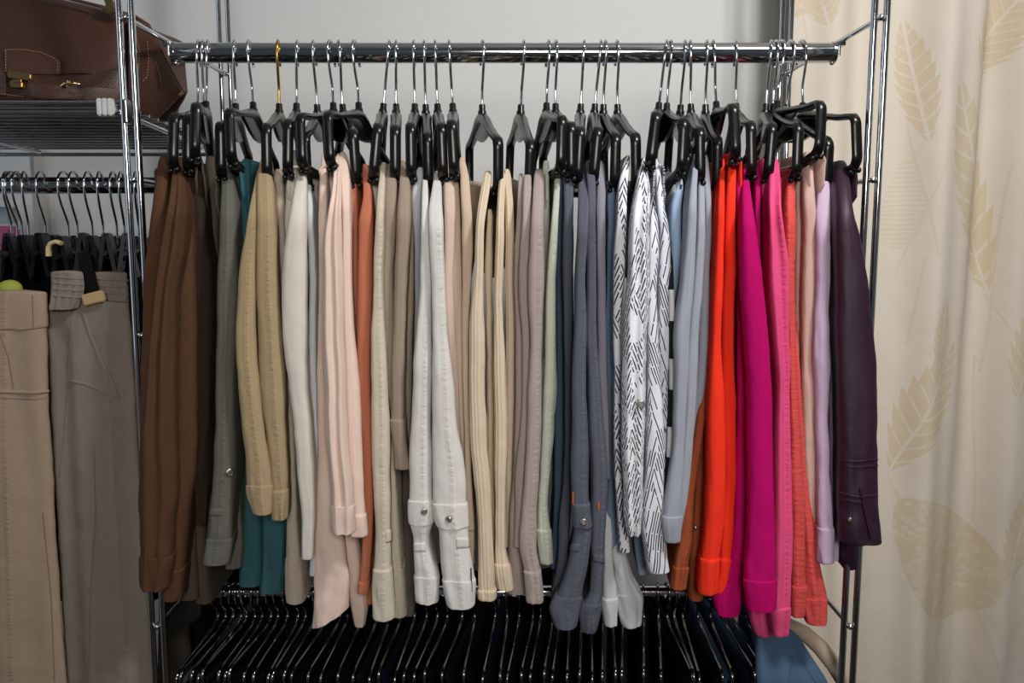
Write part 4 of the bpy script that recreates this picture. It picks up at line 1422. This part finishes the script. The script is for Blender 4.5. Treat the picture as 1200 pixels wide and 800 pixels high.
grp = {}
for px in LOWH:
    grp.setdefault(above(px), []).append(px)
firsto = None
DARK = ['blackcloth', 'blackcloth', 'blackcloth', 'browncloth', 'blackcloth', 'navycloth', 'blackcloth']
names = {'blackcloth': 'black', 'navycloth': 'navy', 'browncloth': 'dark brown', 'denimcloth': 'blue denim', 'greycloth': 'grey'}
for i, px in enumerate(LOWH):
    piv = P(px, 690, YR)
    piv.z = ZLOW
    nm = above(px)
    k = grp[nm].index(px)
    n = len(grp[nm])
    which = 'only one' if n == 1 else (ords[k])
    t = thing('open_trouser_hanger', piv, 'chrome hanger on the lower rod below the %s pair, %s from left' % (nm, which) if n > 1 else 'chrome open-ended hanger on the lower rod below the %s pair' % nm, 'hanger', 'chrome hangers on the lower rod')
    yaw = math.radians(-9 + 7 * (px - 250) / 670 * 0.6 + random.uniform(-3.5, 3.5))
    if px > 780:
        yaw += math.radians(9)
    t.rotation_euler = (math.radians(random.uniform(-3, 4)), math.radians(random.uniform(-3, 3)), yaw)
    R = Euler(t.rotation_euler, 'XYZ').to_matrix()
    if firsto is None:
        firsto = t
        for mb, nme, mt in ((oh, 'wire', DARK_CHROME), (tipm, 'end_cap', BLACK_RUBBER)):
            o = mb.build(nme, mt)
            o.parent = t
    else:
        for ch in list(firsto.children):
            q = ch.copy()
            q.parent = t
            COL.objects.link(q)
    mt = DARK[i % len(DARK)]
    if px in (694, 695, 706, 717):
        mt = 'navycloth' if px != 706 else 'denimcloth'
    if px in (833, 859, 876, 920):
        mt = 'denimcloth'
    if px in (771, 791, 847):
        mt = 'navycloth'
    if px == 252:
        mt = 'greycloth'
    c0 = piv + R @ Vector((0, -0.098, -0.081))
    c1 = piv + R @ Vector((0, 0.14, -0.069))
    tt = thing('folded_trousers', piv + R @ Vector((0, 0, -0.092)), '%s trousers on the lower rod below the %s pair, %s from left' % (names[mt], nm, which) if n > 1 else '%s trousers folded over the chrome hanger below the %s pair' % (names[mt], nm), 'trousers', 'dark trousers on the lower rod')
    # two cloth sides meeting in a rounded fold over the bar
    nx, nz = 14, 26
    gapn = sum(sorted(abs(px - q) for q in LOWH if q != px)[:2]) / 2
    hwid = max(0.003, min(0.014, gapn * 0.00117 * 0.5))
    vs, fs, uvs = [], [], []
    L = 0.46
    sec = []
    for j in range(nz + 1):
        s = j / nz
        sec.append((-1, L * (1 - s)))
    for j in range(1, 8):
        sec.append((-math.cos(PI * j / 8), -math.sin(PI * j / 8) * 0.006))
    for j in range(nz + 1):
        sec.append((1, L * (j / nz)))
    for a in range(nx + 1):
        s = a / nx
        c = c0.lerp(c1, s)
        for b, (sx, dz) in enumerate(sec):
            d = dz / L
            wob = float(vnoise(np.array([s * 3 + i]), np.array([dz * 9]), 77 + i)[0])
            w2 = hwid * (0.55 + 0.45 * min(1, max(0, dz) / 0.05)) * (1 if 0 < a < nx else 0.6)
            edge = (0.004 * float(vnoise(np.array([dz * 20]), np.array([i * 3.1]), 31)[0])) if a in (0, nx) else 0
            vs.append((c.x + sx * w2 + wob * hwid * 0.35 * min(1, d * 4), c.y + edge, c.z - dz))
            uvs.append((s * 0.27, dz))
    ns = len(sec)
    for a in range(nx):
        for b in range(ns - 1):
            fs.append((a * ns + b, a * ns + b + 1, (a + 1) * ns + b + 1, (a + 1) * ns + b))
        fs.append((a * ns + ns - 1, a * ns, (a + 1) * ns, (a + 1) * ns + ns - 1))
    fs.append(tuple(range(ns)))
    fs.append(tuple(nx * ns + b for b in range(ns)))
    mesh_obj('cloth', vs, fs, M[mt], tt, uvs=uvs)

for a_, b_, y0_, Y_, mt_, lb_ in ((196, 226, 742, 1.16, 'greycloth', 'dark grey garment beside the left front post, below the brown suede hems'), (216, 250, 728, 1.24, 'blackcloth', 'black garment at the left end of the lower rod behind the dark grey one'), (186, 246, 690, 1.37, 'greycloth', 'grey cloth hanging deepest at the left end of the lower rod')):
    t = thing('dark_garment', P((a_ + b_) / 2, y0_, Y_), lb_, 'clothing')
    v, f, uv, _ = drape([(y0_, a_ + 6, b_ - 6), (y0_ + 20, a_, b_), (800, a_, b_ + 2), (900, a_, b_ + 4)], Y_, depth=.05, seed=int(960 + a_), top_back=0.0)
    mesh_obj('cloth', v, f, M[mt_], t, uvs=uv)

for a_, b_, y0_, lb_ in ((236, 318, 652, 'added black backing cloth behind the lower rod, below the grey-green and teal cuffs'), (318, 452, 690, 'added black backing cloth behind the lower rod, below the blush pink hem'), (452, 585, 668, 'added black backing cloth behind the lower rod, below the white denim cuffs'), (585, 720, 672, 'added black backing cloth behind the lower rod, below the slate grey denim cuffs'), (720, 842, 697, 'added black backing cloth behind the lower rod, below the striped white and rust hems')):  # added cloths that black out the lit wall behind the lower rod
    t = thing('dark_garment', P((a_ + b_) / 2, y0_, 1.33), lb_, 'clothing', 'added black backing cloths behind the lower rod')
    v, f, uv, _ = drape([(y0_, a_ + 14, b_ - 10), (y0_ + 14, a_ + 3, b_ - 3), (760, a_, b_), (880, a_, b_)], 1.32, depth=.05, seed=int(980 + a_), top_back=0.0, pleat=7)
    mesh_obj('cloth', v, f, M['blackcloth'], t, uvs=uv)

# blue denim jacket shoulder and the cream padded arm at lower right
F('paledenim', (72, 98, 126), wr=1.3, weave=1.3)
t = thing('denim_garment', P(905, 740, 1.12), 'faded blue denim garment on the right end of the lower rod', 'clothing')
v, f, uv, _ = drape([(728, 897, 916), (745, 886, 934), (770, 884, 950), (800, 884, 968), (860, 880, 985)], 1.06, depth=.2, seed=970, top_back=0.05, pleat=3, wr=1.6)
dg = mesh_obj('cloth', v, f, M['paledenim'], t, uvs=uv)
sfd = Surf(v, f)
seam_line(sfd, [(925, 748), (936, 766), (950, 790), (956, 799)], M['paledenim'], dg, 'seam', r=0.0016, off=0.0002)
seam_line(sfd, [(905, 770), (918, 766), (930, 770), (925, 799)], M['paledenim'], dg, 'seam', r=0.0016, off=0.0002)
ar = MB()
path = [P(905, 728, 1.19), P(925, 733, 1.17), P(943, 742, 1.15), P(960, 757, 1.12), P(977, 778, 1.10), P(992, 802, 1.09), P(1004, 830, 1.09)]
ar.tube(path, [0.009, 0.0105, 0.011, 0.011, 0.011, 0.011, 0.011], 16)
o = ar.build('padded_hanger', fabric('cream_padding', (206, 186, 166), wr=0.5))
tag(o, 'cream padded hanger arm curving down beside the faded blue denim', 'hanger')

# ------------------------------------------------------------------ room
WALL = plain('painted_wall', (222, 223, 223), 0.85, nscale=6, namp=0.03, bump=0.05)
YW_ = 1.60


def slab(name, c, s, mat):
    o = MB().box(c, s, bevel=0).build(name, mat, smooth=False)
    return structure(o)


slab('wall_back', (0.1, YW_ + 0.05, 1.35), (4.4, 0.1, 2.9), WALL)
slab('wall_left', (-2.05, 0.0, 1.35), (0.1, 3.3, 2.9), WALL)
slab('wall_right', (2.25, 0.0, 1.35), (0.1, 3.3, 2.9), WALL)
slab('ceiling', (0.1, 0.0, 2.85), (4.4, 3.3, 0.1), plain('ceiling_paint', (225, 224, 220), 0.9))
k = NT('floor_boards')
tc = k.n('ShaderNodeTexCoord')
br = k.n('ShaderNodeTexBrick')
br.inputs['Scale'].default_value = 1.0
br.inputs['Brick Width'].default_value = 1.1
br.inputs['Row Height'].default_value = 0.13
br.inputs['Mortar Size'].default_value = 0.002
br.inputs['Color1'].default_value = (0.10, 0.065, 0.04, 1)
br.inputs['Color2'].default_value = (0.13, 0.085, 0.05, 1)
br.inputs['Mortar'].default_value = (0.02, 0.012, 0.01, 1)
k.l(tc.outputs['Object'], br.inputs['Vector'])
k.l(br.outputs['Color'], k.b.inputs['Base Color'])
k.b.inputs['Roughness'].default_value = 0.45
slab('floor', (0.1, 0.0, -0.05), (4.4, 3.3, 0.1), k.m)
p = P(51, 240, YW_ - 0.006)
slab('wall_band_1', (p.x, YW_ - 0.006, 1.3), (0.018, 0.012, 2.5), plain('wall_band_paint', (196, 192, 186), 0.7))  # slightly warmer vertical band, drawn as a thin strip on the wall

# ------------------------------------------------------------------ curtain
k = NT('curtain_linen')
uvn = k.n('ShaderNodeUVMap')
base = lin((230, 220, 206))
prn = lin((216, 196, 160))
mask = None


def local(cx, cy, ang):
    mp = k.n('ShaderNodeMapping', vector_type='TEXTURE')
    mp.inputs['Location'].default_value = (cx, cy, 0)
    mp.inputs['Rotation'].default_value = (0, 0, ang)
    k.l(uvn.outputs[0], mp.inputs[0])
    s = k.n('ShaderNodeSeparateXYZ')
    k.l(mp.outputs[0], s.inputs[0])
    return s.outputs[0], s.outputs[1]


def union(m):
    global mask
    mask = m if mask is None else k.math('MAXIMUM', mask, m)


def leaf(tip, root, w):
    """serrated leaf with a pale rib and side veins, from its root to its tip (curtain metres)"""
    dx, dy = tip[0] - root[0], tip[1] - root[1]
    L = math.hypot(dx, dy)
    X, Y_ = local((tip[0] + root[0]) / 2, (tip[1] + root[1]) / 2, math.atan2(dy, dx))
    t_ = k.math('DIVIDE', X, L / 2)
    prof = k.math('SUBTRACT', 1.0, k.math('MULTIPLY', t_, t_), clamp=True)
    ay = k.math('ABSOLUTE', Y_)
    vein = k.math('FRACT', k.math('DIVIDE', k.math('SUBTRACT', X, k.math('MULTIPLY', ay, 0.9)), L / 9))
    ser = k.math('ADD', 0.78, k.math('MULTIPLY', vein, 0.3))
    inside = k.math('LESS_THAN', ay, k.math('MULTIPLY', k.math('MULTIPLY', prof, ser), w))
    rib = k.math('GREATER_THAN', ay, 0.0022)
    v1 = k.math('LESS_THAN', vein, 0.16)
    v2 = k.math('LESS_THAN', ay, k.math('MULTIPLY', prof, w * 0.72))
    vv = k.math('SUBTRACT', 1.0, k.math('MULTIPLY', k.math('MULTIPLY', v1, v2), 0.75))
    union(k.math('MULTIPLY', k.math('MULTIPLY', inside, rib), vv))


def stem(a, b, w=0.0019):
    dx, dy = b[0] - a[0], b[1] - a[1]
    L = math.hypot(dx, dy)
    X, Y_ = local((a[0] + b[0]) / 2, (a[1] + b[1]) / 2, math.atan2(dy, dx))
    wav = k.math('MULTIPLY', k.math('SINE', k.math('MULTIPLY', X, 14)), 0.004)
    m = k.math('MULTIPLY', k.math('LESS_THAN', k.math('ABSOLUTE', X), L / 2), k.math('LESS_THAN', k.math('ABSOLUTE', k.math('SUBTRACT', Y_, wav)), w))
    union(k.math('MULTIPLY', m, 0.5))


def pod(c, rx, ry, ang, dots):
    X, Y_ = local(c[0], c[1], ang)
    a = k.math('DIVIDE', X, rx)
    b = k.math('DIVIDE', Y_, k.math('MULTIPLY', ry, k.math('ADD', 1.0, k.math('MULTIPLY', a, -0.35))))
    d = k.math('ADD', k.math('MULTIPLY', a, a), k.math('MULTIPLY', b, b))
    inside = k.math('LESS_THAN', d, 1.0)
    if dots:
        vo = k.n('ShaderNodeTexVoronoi')
        vo.inputs['Scale'].default_value = 85
        k.l(uvn.outputs[0], vo.inputs['Vector'])
        dm = k.math('ADD', 0.45, k.math('MULTIPLY', k.math('GREATER_THAN', vo.outputs['Distance'], 0.42), 0.5))
    else:
        wv = k.n('ShaderNodeTexWave', wave_type='RINGS')
        wv.inputs['Scale'].default_value = 40
        wv.inputs['Distortion'].default_value = 3
        k.l(uvn.outputs[0], wv.inputs['Vector'])
        dm = k.math('MULTIPLY', wv.outputs['Fac'], 0.6)
    union(k.math('MULTIPLY', inside, dm))


YCUR = 1.49


def cu(px, py):
    p = P(px, py, YCUR)
    return (p.x, p.z)


for tip, root, w in (((1108, 92), (1172, 345), 0.046), ((1054, 20), (1074, 172), 0.026), ((1215, -20), (1138, 88), 0.05), ((1112, 392), (1034, 548), 0.046), ((945, -30), (962, 38), 0.03), ((1096, 345), (1086, 440), 0.022), ((1240, 330), (1190, 470), 0.04), ((1215, 560), (1180, 690), 0.03)):
    leaf(cu(*tip), cu(*root), w)
for a, b in (((1060, 150), (1078, 300)), ((1094, 190), (1040, 320)), ((1170, 345), (1200, 420)), ((1034, 548), (1060, 620)), ((1195, 190), (1160, 440)), ((1160, 420), (1150, 620)), ((1150, 700), (1170, 800)), ((1072, 300), (1050, 400)), ((935, 20), (940, 60))):
    stem(cu(*a), cu(*b))
pod(cu(1050, 240), 0.075, 0.03, math.radians(85), False)
pod(cu(1100, 650), 0.145, 0.082, math.radians(128), True)
pod(cu(930, 6), 0.045, 0.025, 0, True)
nz = k.noise(k.uv(5, 5), 1, 4)
wv1 = k.noise(k.uv(900, 260), 1, 2)
col = k.mix(k.math('MULTIPLY', mask, 0.62), base, prn)
col = k.mix(k.math('MULTIPLY', wv1, 0.10), col, [x * 0.6 for x in base])
specks = k.math('LESS_THAN', k.noise(k.uv(120, 120), 1, 0), 0.12)
col = k.mix(k.math('MULTIPLY', specks, 0.3), col, (0.4, 0.36, 0.3))
k.l(col, k.b.inputs['Base Color'])
k.b.inputs['Roughness'].default_value = 0.9
k.b.inputs['Specular IOR Level'].default_value = 0.15
nb = k.bump(wv1, 0.15, 0.0008)
k.l(k.bump(k.noise(k.uv(26, 16), 1, 4), 0.25, 0.008, nb), k.b.inputs['Normal'])
CURT = k.m

nx, nz_ = 260, 90
xa, xb, za, zb_ = 0.455, 1.62, 0.03, 2.62
xs = np.linspace(xa, xb, nx + 1)
zs = np.linspace(za, zb_, nz_ + 1)
X2, Z2 = np.meshgrid(xs, zs, indexing='ij')
W = 0.020 * np.sin((X2 - 0.56) / 0.205 * 2 * PI + 0.35 * np.sin(Z2 * 1.7)) + 0.008 * np.sin(X2 / 0.083 * 2 * PI + Z2 * 1.1)
W += 0.010 * vnoise(X2 * 7, Z2 * 1.6, 5) + 0.0025 * vnoise(X2 * 26, Z2 * 9, 6)
# a sharp fold down the middle
W += 0.052 * (1 / (1 + np.exp(-(X2 - 0.785 - 0.012 * (Z2 - 1.3)) / 0.010)) - 0.5) * (X2 < 1.1) * np.clip((1.1 - X2) / 0.25, 0, 1)
Yc = YCUR + W
V = np.stack([X2, Yc, Z2], -1).reshape(-1, 3)
U = np.stack([X2, Z2], -1).reshape(-1, 2)
fs = []
w = nz_ + 1
for i in range(nx):
    for j in range(nz_):
        fs.append((i * w + j, i * w + j + 1, (i + 1) * w + j + 1, (i + 1) * w + j))
o = mesh_obj('curtain', V, fs, CURT, None, uvs=U)
so = o.modifiers.new('cloth', 'SOLIDIFY')
so.thickness = 0.0012
tag(o, 'cream linen curtain printed with beige leaves and dotted pods, right of the rack', 'curtain')

# ------------------------------------------------------------------ light
def area(name, loc, target, size, power, col, sy=None):
    d = bpy.data.lights.new(name, 'AREA')
    d.energy = power
    d.color = col
    d.size = size
    if sy:
        d.shape = 'RECTANGLE'
        d.size_y = sy
    o = bpy.data.objects.new(name, d)
    COL.objects.link(o)
    o.location = loc
    o.rotation_euler = (Vector(target) - Vector(loc)).to_track_quat('-Z', 'Y').to_euler()
    return o


area('ceiling_lamp', (0.62, 0.32, 2.6), (0.25, 1.15, 1.4), 0.22, 15, (1.0, 0.98, 0.96))
sd = bpy.data.lights.new('room_spot', 'SPOT')
sd.energy = 76
sd.color = (1.0, 0.935, 0.86)
sd.spot_size = math.radians(58)
sd.spot_blend = 1.0
sd.shadow_soft_size = 0.28
so = bpy.data.objects.new('room_spot', sd)
COL.objects.link(so)
so.location = (0.2, -0.95, 1.95)
so.rotation_euler = (Vector((-0.02, 1.1, 1.36)) - so.location).to_track_quat('-Z', 'Y').to_euler()
area('cool_wall_fill', (-1.8, 0.4, 1.85), (-0.7, 1.6, 1.6), 0.7, 3.0, (0.66, 0.83, 1.0), 1.3)  # added cool fill aimed at the left part of the back wall

wd = bpy.data.worlds.new('room_light')
SC.world = wd
wd.use_nodes = True
wd.node_tree.nodes['Background'].inputs[0].default_value = (0.75, 0.86, 1.0, 1)
wd.node_tree.nodes['Background'].inputs[1].default_value = 0.06

SC.view_settings.view_transform = 'Standard'
SC.view_settings.look = 'None'
SC.view_settings.exposure = 0.12
SC.view_settings.gamma = 1.0
SC.view_settings.use_curve_mapping = False
SC.cycles.max_bounces = 6
SC.cycles.diffuse_bounces = 3
SC.cycles.glossy_bounces = 4
SC.cycles.caustics_reflective = False
SC.cycles.caustics_refractive = False
SC.cycles.use_denoising = True
